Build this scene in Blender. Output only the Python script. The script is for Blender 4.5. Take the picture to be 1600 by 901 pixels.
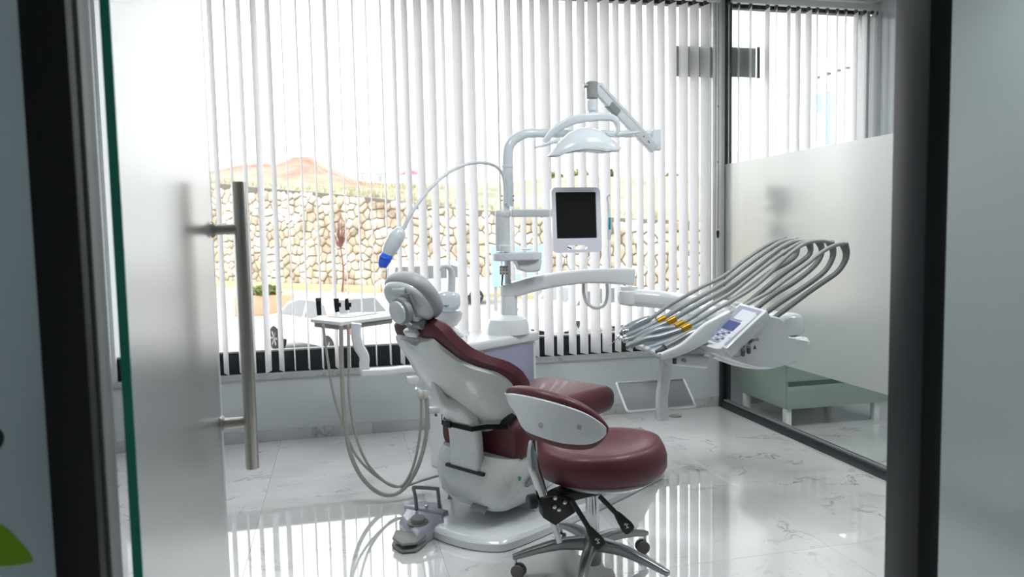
import bpy, bmesh, math, random
from mathutils import Vector, Matrix, noise
random.seed(7)
S = bpy.context.scene
for o in list(bpy.data.objects): bpy.data.objects.remove(o, do_unlink=True)
COL = S.collection
V = Vector
PI = math.pi
# ------------------------------------------------------------------ camera
FPX, EYE = 1149.02, 1.35
_y, _t, _r = math.radians(13.1309), math.radians(4.3362), math.radians(-1.07342)
FW = V((math.sin(_y)*math.cos(_t), math.cos(_y)*math.cos(_t), -math.sin(_t)))
_rt = FW.cross(V((0, 0, 1))).normalized(); _up = _rt.cross(FW)
RT = _rt*math.cos(_r) + _up*math.sin(_r); UP = _up*math.cos(_r) - _rt*math.sin(_r)
CAM = V((0, 0, EYE))
cd = bpy.data.cameras.new('camera'); cam = bpy.data.objects.new('camera', cd); COL.objects.link(cam)
cd.sensor_width = 36; cd.lens = FPX/1600*36; cd.clip_start = .02; cd.clip_end = 600
cam.matrix_world = Matrix(((RT.x, UP.x, -FW.x, 0), (RT.y, UP.y, -FW.y, 0), (RT.z, UP.z, -FW.z, EYE), (0, 0, 0, 1)))
cd.dof.use_dof = True; cd.dof.focus_distance = 3.5; cd.dof.aperture_fstop = 4.5
S.camera = cam
# ------------------------------------------------------------------ light
S.view_settings.view_transform = 'Standard'; S.view_settings.look = 'None'
S.view_settings.exposure = 0.45; S.view_settings.gamma = 1.0
W = bpy.data.worlds.new('sky'); S.world = W; W.use_nodes = True
nt = W.node_tree; nt.nodes.clear()
wo = nt.nodes.new('ShaderNodeOutputWorld'); bg = nt.nodes.new('ShaderNodeBackground')
bg.inputs[0].default_value = (0.97, 0.985, 1.0, 1); bg.inputs[1].default_value = 2.6
nt.links.new(bg.outputs[0], wo.inputs[0])
sd = bpy.data.lights.new('sun', 'SUN'); sd.energy = 1.1; sd.angle = math.radians(6); sd.color = (1, .95, .86)
sun = bpy.data.objects.new('sun', sd); COL.objects.link(sun)
sun.rotation_euler = (math.radians(48), 0, math.radians(-28))      # from behind the building, onto the stone wall
CEIL_LIGHTS = [(0.2, 2.6, 20), (1.9, 2.6, 20), (3.45, 3.2, 16)]

# ------------------------------------------------------------------ projection of the measured photo lines onto known planes
def ray(px, py): return FW*FPX + RT*(px-800) - UP*(py-450.5)
def U(px, py, Y): d = ray(px, py); return CAM + d*(Y/d.y)
def onZ(px, py, z): d = ray(px, py); return CAM + d*((z-EYE)/d.z)
def onX(px, py, X): d = ray(px, py); return CAM + d*(X/d.x)
def onP(px, py, p0, n): d = ray(px, py); return CAM + d*((V(p0)-CAM).dot(n)/d.dot(n))
def zat(X, Y, py):
    # height of the photo row py over ground point X, Y
    a = V((X, Y, -EYE)); k = (450.5-py)/FPX
    return -(a.dot(UP)-k*a.dot(FW))/(UP.z-k*FW.z)
def pj(P):
    d = V(P)-CAM; z = d.dot(FW); return 800+FPX*d.dot(RT)/z, 450.5-FPX*d.dot(UP)/z

# ------------------------------------------------------------------ materials
def nodes(name):
    m = bpy.data.materials.new(name); m.use_nodes = True
    return m, m.node_tree, m.node_tree.nodes['Principled BSDF']
def srgb(c):
    if isinstance(c, str): c = tuple(int(c[i:i+2], 16)/255 for i in (0, 2, 4))
    return tuple(x/12.92 if x <= .04045 else ((x+.055)/1.055)**2.4 for x in c) + (1,)
def mat(name, col, rough=.5, metal=0, coat=0, var=.06, scale=8, bump=.0, bscale=200, trans=0, emit=0, spec=.5):
    m, t, b = nodes(name); c = srgb(col)
    L = t.links.new
    tc = t.nodes.new('ShaderNodeTexCoord')
    n = t.nodes.new('ShaderNodeTexNoise'); n.inputs['Scale'].default_value = scale; n.inputs['Detail'].default_value = 4
    L(tc.outputs['Object'], n.inputs['Vector'])
    r = t.nodes.new('ShaderNodeMapRange'); r.inputs[3].default_value = 1-var; r.inputs[4].default_value = 1+var
    L(n.outputs['Fac'], r.inputs[0])
    mx = t.nodes.new('ShaderNodeVectorMath'); mx.operation = 'SCALE'; mx.inputs[0].default_value = c[:3]
    L(r.outputs[0], mx.inputs['Scale']); L(mx.outputs[0], b.inputs['Base Color'])
    r2 = t.nodes.new('ShaderNodeMapRange'); r2.inputs[3].default_value = max(0, rough-.04); r2.inputs[4].default_value = min(1, rough+.04)
    L(n.outputs['Fac'], r2.inputs[0]); L(r2.outputs[0], b.inputs['Roughness'])
    b.inputs['Metallic'].default_value = metal
    b.inputs['Coat Weight'].default_value = coat; b.inputs['Coat Roughness'].default_value = .06
    b.inputs['Specular IOR Level'].default_value = spec
    if bump:
        n2 = t.nodes.new('ShaderNodeTexNoise'); n2.inputs['Scale'].default_value = bscale; n2.inputs['Detail'].default_value = 3
        L(tc.outputs['Object'], n2.inputs['Vector'])
        bp = t.nodes.new('ShaderNodeBump'); bp.inputs['Strength'].default_value = bump; bp.inputs['Distance'].default_value = .002
        L(n2.outputs['Fac'], bp.inputs['Height']); L(bp.outputs[0], b.inputs['Normal'])
    if emit: b.inputs['Emission Color'].default_value = c; b.inputs['Emission Strength'].default_value = emit
    return m
def marble(name, base, vein, rough, seam=False):
    m, t, b = nodes(name); L = t.links.new
    tc = t.nodes.new('ShaderNodeTexCoord'); oi = t.nodes.new('ShaderNodeObjectInfo')
    sc = t.nodes.new('ShaderNodeVectorMath'); sc.operation = 'SCALE'; sc.inputs[0].default_value = (37, 23, 11); L(oi.outputs['Random'], sc.inputs['Scale'])
    ad = t.nodes.new('ShaderNodeVectorMath'); L(tc.outputs['Object'], ad.inputs[0]); L(sc.outputs[0], ad.inputs[1])
    wn = t.nodes.new('ShaderNodeTexNoise'); wn.inputs['Scale'].default_value = 1.6; wn.inputs['Detail'].default_value = 5; L(ad.outputs[0], wn.inputs['Vector'])
    ws = t.nodes.new('ShaderNodeVectorMath'); ws.operation = 'SCALE'; ws.inputs['Scale'].default_value = 1.1; L(wn.outputs['Color'], ws.inputs[0])
    w2 = t.nodes.new('ShaderNodeVectorMath'); L(ad.outputs[0], w2.inputs[0]); L(ws.outputs[0], w2.inputs[1])
    st = t.nodes.new('ShaderNodeMapping'); st.inputs['Scale'].default_value = (1, 2.4, 1); st.inputs['Rotation'].default_value = (0, 0, .5); L(w2.outputs[0], st.inputs['Vector'])
    n = t.nodes.new('ShaderNodeTexNoise'); n.inputs['Scale'].default_value = 1.7; n.inputs['Detail'].default_value = 6; n.inputs['Roughness'].default_value = .6; L(st.outputs[0], n.inputs['Vector'])
    s1 = t.nodes.new('ShaderNodeMath'); s1.operation = 'SUBTRACT'; s1.inputs[1].default_value = .5; L(n.outputs['Fac'], s1.inputs[0])
    s2 = t.nodes.new('ShaderNodeMath'); s2.operation = 'ABSOLUTE'; L(s1.outputs[0], s2.inputs[0])
    cr = t.nodes.new('ShaderNodeValToRGB'); cr.color_ramp.elements[0].position = 0; cr.color_ramp.elements[0].color = (1, 1, 1, 1)
    cr.color_ramp.elements[1].position = .022; cr.color_ramp.elements[1].color = (0, 0, 0, 1); L(s2.outputs[0], cr.inputs[0])
    mk = t.nodes.new('ShaderNodeTexNoise'); mk.inputs['Scale'].default_value = 3.3; L(w2.outputs[0], mk.inputs['Vector'])
    mr = t.nodes.new('ShaderNodeMapRange'); mr.inputs[1].default_value = .46; mr.inputs[2].default_value = .68; L(mk.outputs['Fac'], mr.inputs[0])
    mu = t.nodes.new('ShaderNodeMath'); mu.operation = 'MULTIPLY'; L(cr.outputs[0], mu.inputs[0]); L(mr.outputs[0], mu.inputs[1])
    cl = t.nodes.new('ShaderNodeTexNoise'); cl.inputs['Scale'].default_value = 2.5; cl.inputs['Detail'].default_value = 6; L(ad.outputs[0], cl.inputs['Vector'])
    cm = t.nodes.new('ShaderNodeMapRange'); cm.inputs[1].default_value = .35; cm.inputs[2].default_value = .8; cm.inputs[4].default_value = .32; L(cl.outputs['Fac'], cm.inputs[0])
    m1 = t.nodes.new('ShaderNodeMix'); m1.data_type = 'RGBA'; m1.inputs[6].default_value = srgb(base); m1.inputs[7].default_value = srgb(vein)
    mm = t.nodes.new('ShaderNodeMath'); mm.operation = 'MAXIMUM'; L(mu.outputs[0], mm.inputs[0]); L(cm.outputs[0], mm.inputs[1])
    L(mm.outputs[0], m1.inputs[0]); L(m1.outputs[2], b.inputs['Base Color'])
    b.inputs['Roughness'].default_value = rough; b.inputs['Specular IOR Level'].default_value = .95
    b.inputs['Coat Weight'].default_value = .7 if rough < .1 else 0; b.inputs['Coat Roughness'].default_value = .02; b.inputs['Coat IOR'].default_value = 1.6
    return m
def facing(t, f0, f1):
    # Schlick reflectance, the same from both sides of a pane
    lw = t.nodes.new('ShaderNodeLayerWeight'); lw.inputs[0].default_value = .5
    p = t.nodes.new('ShaderNodeMath'); p.operation = 'POWER'; p.inputs[1].default_value = 4; t.links.new(lw.outputs['Facing'], p.inputs[0])
    m = t.nodes.new('ShaderNodeMapRange'); m.inputs[3].default_value = f0; m.inputs[4].default_value = f1; t.links.new(p.outputs[0], m.inputs[0])
    return m.outputs[0]
def clear_glass(name, tint=(.975, .985, .98)):
    m = bpy.data.materials.new(name); m.use_nodes = True; t = m.node_tree; t.nodes.clear(); L = t.links.new
    o = t.nodes.new('ShaderNodeOutputMaterial'); tr = t.nodes.new('ShaderNodeBsdfTransparent'); tr.inputs[0].default_value = tint+(1,)
    g = t.nodes.new('ShaderNodeBsdfGlossy'); g.inputs['Roughness'].default_value = .01
    f = facing(t, .03, .22)
    mx = t.nodes.new('ShaderNodeMixShader'); L(f, mx.inputs[0]); L(tr.outputs[0], mx.inputs[1]); L(g.outputs[0], mx.inputs[2]); L(mx.outputs[0], o.inputs[0])
    return m
def frosted(name, tint, rough=.3, milk=.35, ior=1.12):
    m = bpy.data.materials.new(name); m.use_nodes = True; t = m.node_tree; t.nodes.clear(); L = t.links.new
    o = t.nodes.new('ShaderNodeOutputMaterial')
    r = t.nodes.new('ShaderNodeBsdfRefraction'); r.inputs['Color'].default_value = tint+(1,); r.inputs['Roughness'].default_value = rough; r.inputs['IOR'].default_value = ior
    tl = t.nodes.new('ShaderNodeBsdfTranslucent'); tl.inputs[0].default_value = tint+(1,)
    df = t.nodes.new('ShaderNodeBsdfDiffuse'); df.inputs[0].default_value = (.75, .78, .77, 1)
    g = t.nodes.new('ShaderNodeBsdfGlossy'); g.inputs['Roughness'].default_value = .3
    a = t.nodes.new('ShaderNodeMixShader'); a.inputs[0].default_value = .45; L(tl.outputs[0], a.inputs[1]); L(df.outputs[0], a.inputs[2])
    b = t.nodes.new('ShaderNodeMixShader'); b.inputs[0].default_value = milk; L(r.outputs[0], b.inputs[1]); L(a.outputs[0], b.inputs[2])
    f = facing(t, .03, .35)
    c = t.nodes.new('ShaderNodeMixShader'); L(f, c.inputs[0]); L(b.outputs[0], c.inputs[1]); L(g.outputs[0], c.inputs[2]); L(c.outputs[0], o.inputs[0])
    return m
def fabric(name, col, tl=.45):
    m = bpy.data.materials.new(name); m.use_nodes = True; t = m.node_tree; t.nodes.clear(); L = t.links.new
    o = t.nodes.new('ShaderNodeOutputMaterial'); c = srgb(col)
    tc = t.nodes.new('ShaderNodeTexCoord'); w = t.nodes.new('ShaderNodeTexNoise'); w.inputs['Scale'].default_value = 300; L(tc.outputs['Object'], w.inputs['Vector'])
    mr = t.nodes.new('ShaderNodeMapRange'); mr.inputs[3].default_value = .94; mr.inputs[4].default_value = 1.03; L(w.outputs['Fac'], mr.inputs[0])
    vm = t.nodes.new('ShaderNodeVectorMath'); vm.operation = 'SCALE'; vm.inputs[0].default_value = c[:3]; L(mr.outputs[0], vm.inputs['Scale'])
    d = t.nodes.new('ShaderNodeBsdfDiffuse'); L(vm.outputs[0], d.inputs[0]); tr = t.nodes.new('ShaderNodeBsdfTranslucent'); L(vm.outputs[0], tr.inputs[0])
    mx = t.nodes.new('ShaderNodeMixShader'); mx.inputs[0].default_value = tl; L(d.outputs[0], mx.inputs[1]); L(tr.outputs[0], mx.inputs[2]); L(mx.outputs[0], o.inputs[0])
    return m
M = dict(
 tile=marble('white_marble', 'e6e6e6', '9a9c9f', .035), skirt=marble('grey_marble', 'b9bbbb', '85878a', .25),
 tile_gap=mat('tile_grout', 'd0d1d2', .8), wall=mat('painted_wall', 'c4c9cc', .6, var=.02, bump=.1),
 ceil=mat('ceiling_paint', 'e4e4e0', .8, var=.02), corridor=mat('corridor_paint', 'b9bfc0', .7, var=.02),
 black=mat('black_aluminium', '1b2024', .38, spec=.4), black2=mat('charcoal_aluminium', '15191c', .45), alu=mat('grey_aluminium', 'a3a7a8', .4, metal=.5),
 glass=clear_glass('clear_glass'), film=frosted('frosted_film', (.97, .965, .955), .45, .4, 1.2), door=frosted('frosted_door_glass', (.98, .98, .975), .28, .15, 1.12),
 outfilm=frosted('frosted_corridor_glass', (.74, .77, .77), .3, .2, 1.25), outfilm2=frosted('dark_corridor_film', (.54, .60, .63), .5, .5, 1.3),  # left panel film has a darker, bluer tint than the right one
 gedge=mat('green_glass_edge', '00a08a', .15, coat=.5), leaf=mat('green_decal', '9bd427', .5), darkleaf=mat('dark_green_decal', '24433a', .5),
 slat=fabric('blind_fabric', 'f3f2f3', .58), rail=mat('blind_rail', 'd8d8d6', .4), cord=mat('blind_cord', '6b5b52', .6),
 white=mat('white_plastic', 'e3e7ea', .22, coat=.5, var=.015), white2=mat('pale_grey_plastic', 'dadfe3', .28, coat=.4, var=.015),
 monwhite=mat('lilac_white_plastic', 'e4e6f0', .25, coat=.4, var=.01), bluegrey=mat('cool_enamel', 'dbe3e8', .2, coat=.6, var=.015), lav=mat('lavender_panel', '9b9cb2', .3, coat=.3, var=.02),
 shell=mat('chair_shell', 'e0e4e2', .28, coat=.4, var=.02), grey=mat('mid_grey_plastic', '8e9291', .4), dgrey=mat('dark_grey_plastic', '4c4f50', .45),
 taupe=mat('taupe_underside', '98958c', .5), red=mat('burgundy_leather', '5c272f', .47, coat=.1, var=.06, bump=.25, bscale=420),
 redseam=mat('burgundy_piping', '5c1c26', .5), pillow=mat('grey_upholstery', 'a9abaf', .45, var=.03, bump=.15),
 blk=mat('black_plastic', '151617', .4), strap=mat('black_webbing', '0f1011', .8, bump=.5, bscale=600), screen=mat('dark_screen', '1d1f1e', .35, spec=.25),
 chrome=mat('polished_metal', 'c8cacb', .14, metal=1, var=.02), steel=mat('brushed_steel', 'bcb9b1', .34, metal=1, var=.05, scale=3), alu2=mat('cast_aluminium', '9a9b9c', .3, metal=.9),
 hose=mat('grey_hose', '8f9391', .45), whip=mat('dark_grey_hose', '6f7270', .45), hosebeige=mat('beige_grey_hose', 'a3a19a', .5),
 hp=mat('handpiece_grey', '8f969a', .3, metal=.3), gold=mat('gold_coupling', 'b78f2a', .3, metal=.7), traygrey=mat('tray_blue_grey', 'a9b4bd', .35),
 blue=mat('blue_plastic', '2f6cf5', .25, coat=.5), teal=mat('teal_plastic', '2f8fa8', .3), lcd=mat('pale_display', 'dfe3ee', .25, coat=.5), lcdblue=mat('blue_display', '4f5d92', .25, coat=.5),
 keys=mat('keypad', 'a4a7b8', .3, coat=.5), sheet=mat('tray_metal', '8f9393', .35, metal=.3), rimw=mat('tray_rim', 'eef1f2', .25, coat=.4),
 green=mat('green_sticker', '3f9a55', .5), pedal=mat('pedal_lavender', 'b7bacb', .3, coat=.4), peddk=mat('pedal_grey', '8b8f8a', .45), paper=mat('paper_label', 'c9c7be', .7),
 mint=mat('mint_lacquer', '9db0a2', .3, coat=.3, var=.02), mintd=mat('mint_shadow_gap', '5d7264', .6), leg=mat('white_leg', 'eef2f2', .4),
 rubber=mat('rubber', '2c2d2e', .7), caster=mat('caster_grey', '6d6a68', .5),
 panelgrey=mat('panel_grey', '8f9393', .6), stone=None, mortar=mat('mortar', '6d655b', .95, bump=1, bscale=4), asphalt=mat('pale_asphalt', '9f9d99', .9, scale=.6), kerb=mat('yellow_kerb', 'b5aa86', .9), 
 earth=None, carp=mat('white_car_paint', 'f1f1ef', .2, coat=1, var=.01), carglass=mat('car_glass', '3b4044', .08, coat=1), tyre=mat('tyre', '252525', .8), redl=mat('tail_light', 'd01512', .2, coat=1), orl=mat('amber_light', 'ff9a3c', .2, coat=1),
 skyblue=mat('light_blue_board', '8fb8f0', .5), banner=mat('banner_blue', '8a9be6', .6), brick=mat('terracotta_planter', 'd29a80', .9, bump=.6, bscale=30), shrub=mat('shrub_green', '66733d', .9, var=.4, scale=4),
 twig=mat('bare_twigs', '7d5750', .9), roofred=mat('red_roof', 'c25a60', .8), housew=mat('pale_render', 'd8dadb', .8), slate=mat('slate_roof', '7f8c92', .8),
)
def stonemat():
    m, t, b = nodes('field_stone'); L = t.links.new
    oi = t.nodes.new('ShaderNodeNewGeometry'); tc = t.nodes.new('ShaderNodeTexCoord')
    n = t.nodes.new('ShaderNodeTexNoise'); n.inputs['Scale'].default_value = .9; n.inputs['Detail'].default_value = 5; L(oi.outputs['Position'], n.inputs['Vector'])
    cr = t.nodes.new('ShaderNodeValToRGB'); e = cr.color_ramp.elements; e[0].position = .3; e[0].color = srgb('958672'); e[1].position = .62; e[1].color = srgb('dcd2c4')
    x = e.new(.48); x.color = srgb('bdaf9d'); L(n.outputs['Fac'], cr.inputs[0]); L(cr.outputs[0], b.inputs['Base Color']); b.inputs['Roughness'].default_value = .95
    n2 = t.nodes.new('ShaderNodeTexNoise'); n2.inputs['Scale'].default_value = 6; L(oi.outputs['Position'], n2.inputs['Vector'])
    bp = t.nodes.new('ShaderNodeBump'); bp.inputs['Strength'].default_value = .6; bp.inputs['Distance'].default_value = .05; L(n2.outputs['Fac'], bp.inputs['Height']); L(bp.outputs[0], b.inputs['Normal'])
    return m
M['stone'] = stonemat()
def earthmat():
    m, t, b = nodes('hill_ground'); L = t.links.new
    g = t.nodes.new('ShaderNodeNewGeometry'); n = t.nodes.new('ShaderNodeTexNoise'); n.inputs['Scale'].default_value = .35; n.inputs['Detail'].default_value = 8; n.inputs['Roughness'].default_value = .7; L(g.outputs['Position'], n.inputs['Vector'])
    at = t.nodes.new('ShaderNodeVertexColor'); at.layer_name = 'soil'
    so = t.nodes.new('ShaderNodeValToRGB'); e = so.color_ramp.elements; e[0].position = .35; e[0].color = srgb('8c6656'); e[1].position = .65; e[1].color = srgb('bc9a8a'); L(n.outputs['Fac'], so.inputs[0])
    gr = t.nodes.new('ShaderNodeValToRGB'); e = gr.color_ramp.elements; e[0].position = .35; e[0].color = srgb('7b7e68'); e[1].position = .62; e[1].color = srgb('a9a591'); L(n.outputs['Fac'], gr.inputs[0])
    mx = t.nodes.new('ShaderNodeMix'); mx.data_type = 'RGBA'; L(at.outputs[0], mx.inputs[0]); L(gr.outputs[0], mx.inputs[6]); L(so.outputs[0], mx.inputs[7]); L(mx.outputs[2], b.inputs['Base Color']); b.inputs['Roughness'].default_value = 1
    bp = t.nodes.new('ShaderNodeBump'); bp.inputs['Strength'].default_value = .8; bp.inputs['Distance'].default_value = .4; L(n.outputs['Fac'], bp.inputs['Height']); L(bp.outputs[0], b.inputs['Normal'])
    return m
M['earth'] = earthmat()

# ------------------------------------------------------------------ geometry helpers
def spline(P, n=6, closed=False):
    P = [V(p) for p in P]; out = []
    N = len(P)
    for i in range(N if closed else N-1):
        if closed: a, b, c, d = P[i-1], P[i], P[(i+1) % N], P[(i+2) % N]
        else: a, b, c, d = P[max(i-1, 0)], P[i], P[i+1], P[min(i+2, N-1)]
        for k in range(n):
            s = k/n
            out.append(.5*((2*b)+(c-a)*s+(2*a-5*b+4*c-d)*s*s+(3*b-a-3*c+d)*s**3))
    if not closed: out.append(P[-1])
    return out
def lerp(a, b, t): return a+(b-a)*t
def interp(x, T):
    # piecewise linear table
    if x <= T[0][0]: return T[0][1]
    for (a, b), (c, d) in zip(T, T[1:]):
        if x <= c: return b+(d-b)*(x-a)/(c-a)
    return T[-1][1]
class MB:
    def __init__(s): s.v = []; s.f = []
    def add(s, vs, fs):
        k = len(s.v); s.v += [V(x) for x in vs]; s.f += [tuple(i+k for i in f) for f in fs]; return s
    def box(s, c, d, R=None):
        x, y, z = d[0]/2, d[1]/2, d[2]/2
        vs = [V((a*x, b*y, e*z)) for e in (-1, 1) for b in (-1, 1) for a in (-1, 1)]
        if R is not None: vs = [R @ q for q in vs]
        return s.add([q+V(c) for q in vs], [(0, 2, 3, 1), (4, 5, 7, 6), (0, 1, 5, 4), (2, 6, 7, 3), (0, 4, 6, 2), (1, 3, 7, 5)])
    def bx(s, x0, x1, y0, y1, z0, z1): return s.box(((x0+x1)/2, (y0+y1)/2, (z0+z1)/2), (abs(x1-x0), abs(y1-y0), abs(z1-z0)))
    def loft(s, rings, caps=True, ring_closed=True, closed=False):
        n = len(rings[0]); vs = [p for r in rings for p in r]; fs = []
        R = len(rings)
        for i in range(R if closed else R-1):
            a, b = i*n, ((i+1) % R)*n
            for j in range(n if ring_closed else n-1):
                k = (j+1) % n; fs.append((a+j, a+k, b+k, b+j))
        if caps and not closed: fs.append(tuple(range(n))[::-1]); fs.append(tuple((R-1)*n+j for j in range(n)))
        return s.add(vs, fs)
    def tube(s, P, r, n=10, sm=6, flat=None, side=None):
        # round tube (or flat=(a, b) oval factors with side vector) along a smooth path
        Q = spline(P, sm) if sm else [V(p) for p in P]
        rr = r if isinstance(r, (list, tuple)) else [r]*len(P)
        rs = [interp(i/(len(Q)-1)*(len(P)-1), list(enumerate(rr))) for i in range(len(Q))]
        T = (Q[1]-Q[0]).normalized(); N = (V(side) if side is not None else T.orthogonal()).normalized(); N = (N-T*N.dot(T)).normalized(); rings = []
        fa, fb = flat or (1, 1)
        for i, q in enumerate(Q):
            t = (Q[min(i+1, len(Q)-1)]-Q[max(i-1, 0)]).normalized()
            if side is not None: N = (V(side)-t*V(side).dot(t)).normalized()
            else: N = (N-t*N.dot(t)).normalized()
            B = t.cross(N)
            rings.append([q+(N*math.cos(2*PI*j/n)*fa+B*math.sin(2*PI*j/n)*fb)*rs[i] for j in range(n)])
        return s.loft(rings)
    def bar(s, P, w, h, side, sm=6, rnd=.3, k=4):
        # rounded rectangular section along path; w along side vector, h across; w/h may be lists
        Q = spline(P, sm) if sm else [V(p) for p in P]
        W_ = w if isinstance(w, (list, tuple)) else [w]*len(P); H_ = h if isinstance(h, (list, tuple)) else [h]*len(P); rings = []
        for i, q in enumerate(Q):
            a = i/(len(Q)-1)*(len(P)-1); ww = interp(a, list(enumerate(W_)))/2; hh = interp(a, list(enumerate(H_)))/2; r = min(ww, hh)*rnd*2
            t = (Q[min(i+1, len(Q)-1)]-Q[max(i-1, 0)]).normalized(); N = V(side); N = (N-t*N.dot(t)).normalized(); B = t.cross(N)
            rings.append([q+N*x+B*y for x, y in rrect(ww, hh, r, k)])
        return s.loft(rings)
    def lathe(s, prof, o, axis=(0, 0, 1), n=24):
        a = V(axis).normalized(); N = a.orthogonal().normalized(); B = a.cross(N)
        rings = [[V(o)+a*h+(N*math.cos(2*PI*j/n)+B*math.sin(2*PI*j/n))*max(r, .0002) for j in range(n)] for r, h in prof]
        return s.loft(rings)
    def prism(s, poly, d):
        d = V(d); poly = [V(p) for p in poly]; n = len(poly)
        return s.add(poly+[p+d for p in poly], [tuple(range(n))[::-1], tuple(range(n, 2*n))]+[(i, (i+1) % n, (i+1) % n+n, i+n) for i in range(n)])
    def ell(s, c, r, R=None, e=1.0, n=24, m=14):
        rings = []
        f = lambda x: math.copysign(abs(x)**e, x)
        for i in range(m+1):
            th = PI*(i/m-.5); th = max(min(th, PI/2-.03), -PI/2+.03)
            ring = []
            for j in range(n):
                ph = 2*PI*j/n
                p = V((r[0]*f(math.cos(th))*f(math.cos(ph)), r[1]*f(math.cos(th))*f(math.sin(ph)), r[2]*f(math.sin(th))))
                ring.append((R @ p if R is not None else p)+V(c))
            rings.append(ring)
        return s.loft(rings)
    def xf(s, Mx): s.v = [Mx @ p for p in s.v]; return s
def rrect(w, h, r, k=4):
    out = []
    for cx, cy, a0 in ((w-r, h-r, 0), (-w+r, h-r, PI/2), (-w+r, -h+r, PI), (w-r, -h+r, 1.5*PI)):
        for i in range(k+1):
            a = a0+PI/2*i/k; out.append((cx+r*math.cos(a), cy+r*math.sin(a)))
    return out
def offs(poly, d):
    # shrink a 2d polygon (ccw) by d
    n = len(poly); out = []
    for i in range(n):
        p, q, r = V(poly[i-1]), V(poly[i]), V(poly[(i+1) % n])
        a = (q-p).normalized(); b = (r-q).normalized(); na = V((-a.y, a.x)); nb = V((-b.y, b.x)); m = (na+nb)
        m = m/max(m.length_squared, .2)*2
        out.append(q+m*d*.5*1.0 if True else q)
    return out
def thing(name, label, cat, loc=(0, 0, 0), rz=0, group=None):
    o = bpy.data.objects.new(name, None); COL.objects.link(o); o.empty_display_size = .1
    o.location = loc; o.rotation_euler = (0, 0, rz); o['label'] = label; o['category'] = cat
    if group: o['group'] = group
    return o
def mw(o):
    m = Matrix.LocRotScale(o.location, o.rotation_euler, o.scale)
    return mw(o.parent) @ m if o.parent else m
def obj(name, mb, m, parent=None, bev=0, seg=2, smooth=35, label=None, loc=None, sub=0):
    me = bpy.data.meshes.new(name)
    vs = mb.v
    off = None
    if parent is not None:
        inv = mw(parent).inverted(); vs = [inv @ p for p in vs]
    bm = bmesh.new(); bv = [bm.verts.new(p) for p in vs]
    for f in mb.f:
        try: bm.faces.new([bv[i] for i in f])
        except ValueError: pass
    bmesh.ops.remove_doubles(bm, verts=bm.verts, dist=1e-6)
    bmesh.ops.recalc_face_normals(bm, faces=bm.faces)
    if bev:
        ed = [e for e in bm.edges if len(e.link_faces) == 2 and e.calc_face_angle(0) > math.radians(30)]
        bmesh.ops.bevel(bm, geom=ed, offset=bev, segments=seg, profile=.5, affect='EDGES', clamp_overlap=True)
    bm.to_mesh(me); bm.free(); me.materials.append(M[m] if isinstance(m, str) else m)
    me.shade_smooth(); me.set_sharp_from_angle(angle=math.radians(smooth))
    o = bpy.data.objects.new(name, me); COL.objects.link(o)
    if parent is not None: o.parent = parent
    if loc is not None and parent is None:
        L0 = V(loc)
        for q in me.vertices: q.co -= L0
        o.location = L0
    if label: o['label'] = label
    if sub:
        md = o.modifiers.new('smooth', 'SUBSURF'); md.levels = sub; md.render_levels = sub
    return o
def struct(name, mb, m, bev=0, parent=None):
    o = obj(name, mb, m, parent, bev); o['kind'] = 'structure'; return o
def tag(o, label, cat, group=None):
    o['label'] = label; o['category'] = cat
    if group: o['group'] = group
    return o
def link_copy(src, loc=None, rot=None, parent=None, label=None):
    c = src.copy(); COL.objects.link(c)
    if parent is not None: c.parent = parent
    if loc is not None: c.location = loc
    if rot is not None: c.rotation_euler = rot
    if label: c['label'] = label
    return c
def text_mesh(txt, size, origin, ax, up, m, parent, name='lettering', depth=.0006):
    cu = bpy.data.curves.new('t', 'FONT'); cu.body = txt; cu.size = size; cu.extrude = depth/2; cu.align_x = 'CENTER'; cu.align_y = 'CENTER'
    t = bpy.data.objects.new('t', cu); COL.objects.link(t)
    dg = bpy.context.evaluated_depsgraph_get(); me = bpy.data.meshes.new_from_object(t.evaluated_get(dg))
    bpy.data.objects.remove(t, do_unlink=True)
    a = V(ax).normalized(); u = V(up); u = (u-a*u.dot(a)).normalized(); n = a.cross(u)
    R = Matrix((a, u, n)).transposed()
    mb = MB(); mb.v = [R @ q.co+V(origin) for q in me.vertices]; mb.f = [tuple(p.vertices) for p in me.polygons]
    return obj(name, mb, m, parent)

# ================================================================== SETTING
D = 5.044; XP = 2.777; CZ = 3.06; LW = -1.42; NX = 4.081; FY = 1.03
# floor: slab with separate tiles
fl = struct('floor', MB().bx(LW-.1, NX+.1, -1.7, D+.02, -.16, -.0125), 'tile_gap')
tm = None; TS = .8
for i in range(-3, 6):
    for j in range(-3, 7):
        x0, y0 = i*TS+.377, j*TS+.244
        x1, y1 = x0+TS, y0+TS
        x0, x1 = max(x0, LW), min(x1, NX); y0, y1 = max(y0, -1.6), min(y1, D)
        if x1-x0 < .05 or y1-y0 < .05: continue
        full = abs(x1-x0-TS) < 1e-4 and abs(y1-y0-TS) < 1e-4
        if full and tm:
            o = link_copy(tm, loc=((x0+x1)/2, (y0+y1)/2, 0), parent=fl)
        else:
            w, h = (x1-x0)/2-.0004, (y1-y0)/2-.0004
            o = obj('tile', MB().bx(-w, w, -h, h, -.012, 0), 'tile', None, .0006, 1); o.parent = fl; o.location = ((x0+x1)/2, (y0+y1)/2, 0)
            if full: tm = o
        if full and (i+j) % 2: o.rotation_euler = (0, 0, PI)
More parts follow.
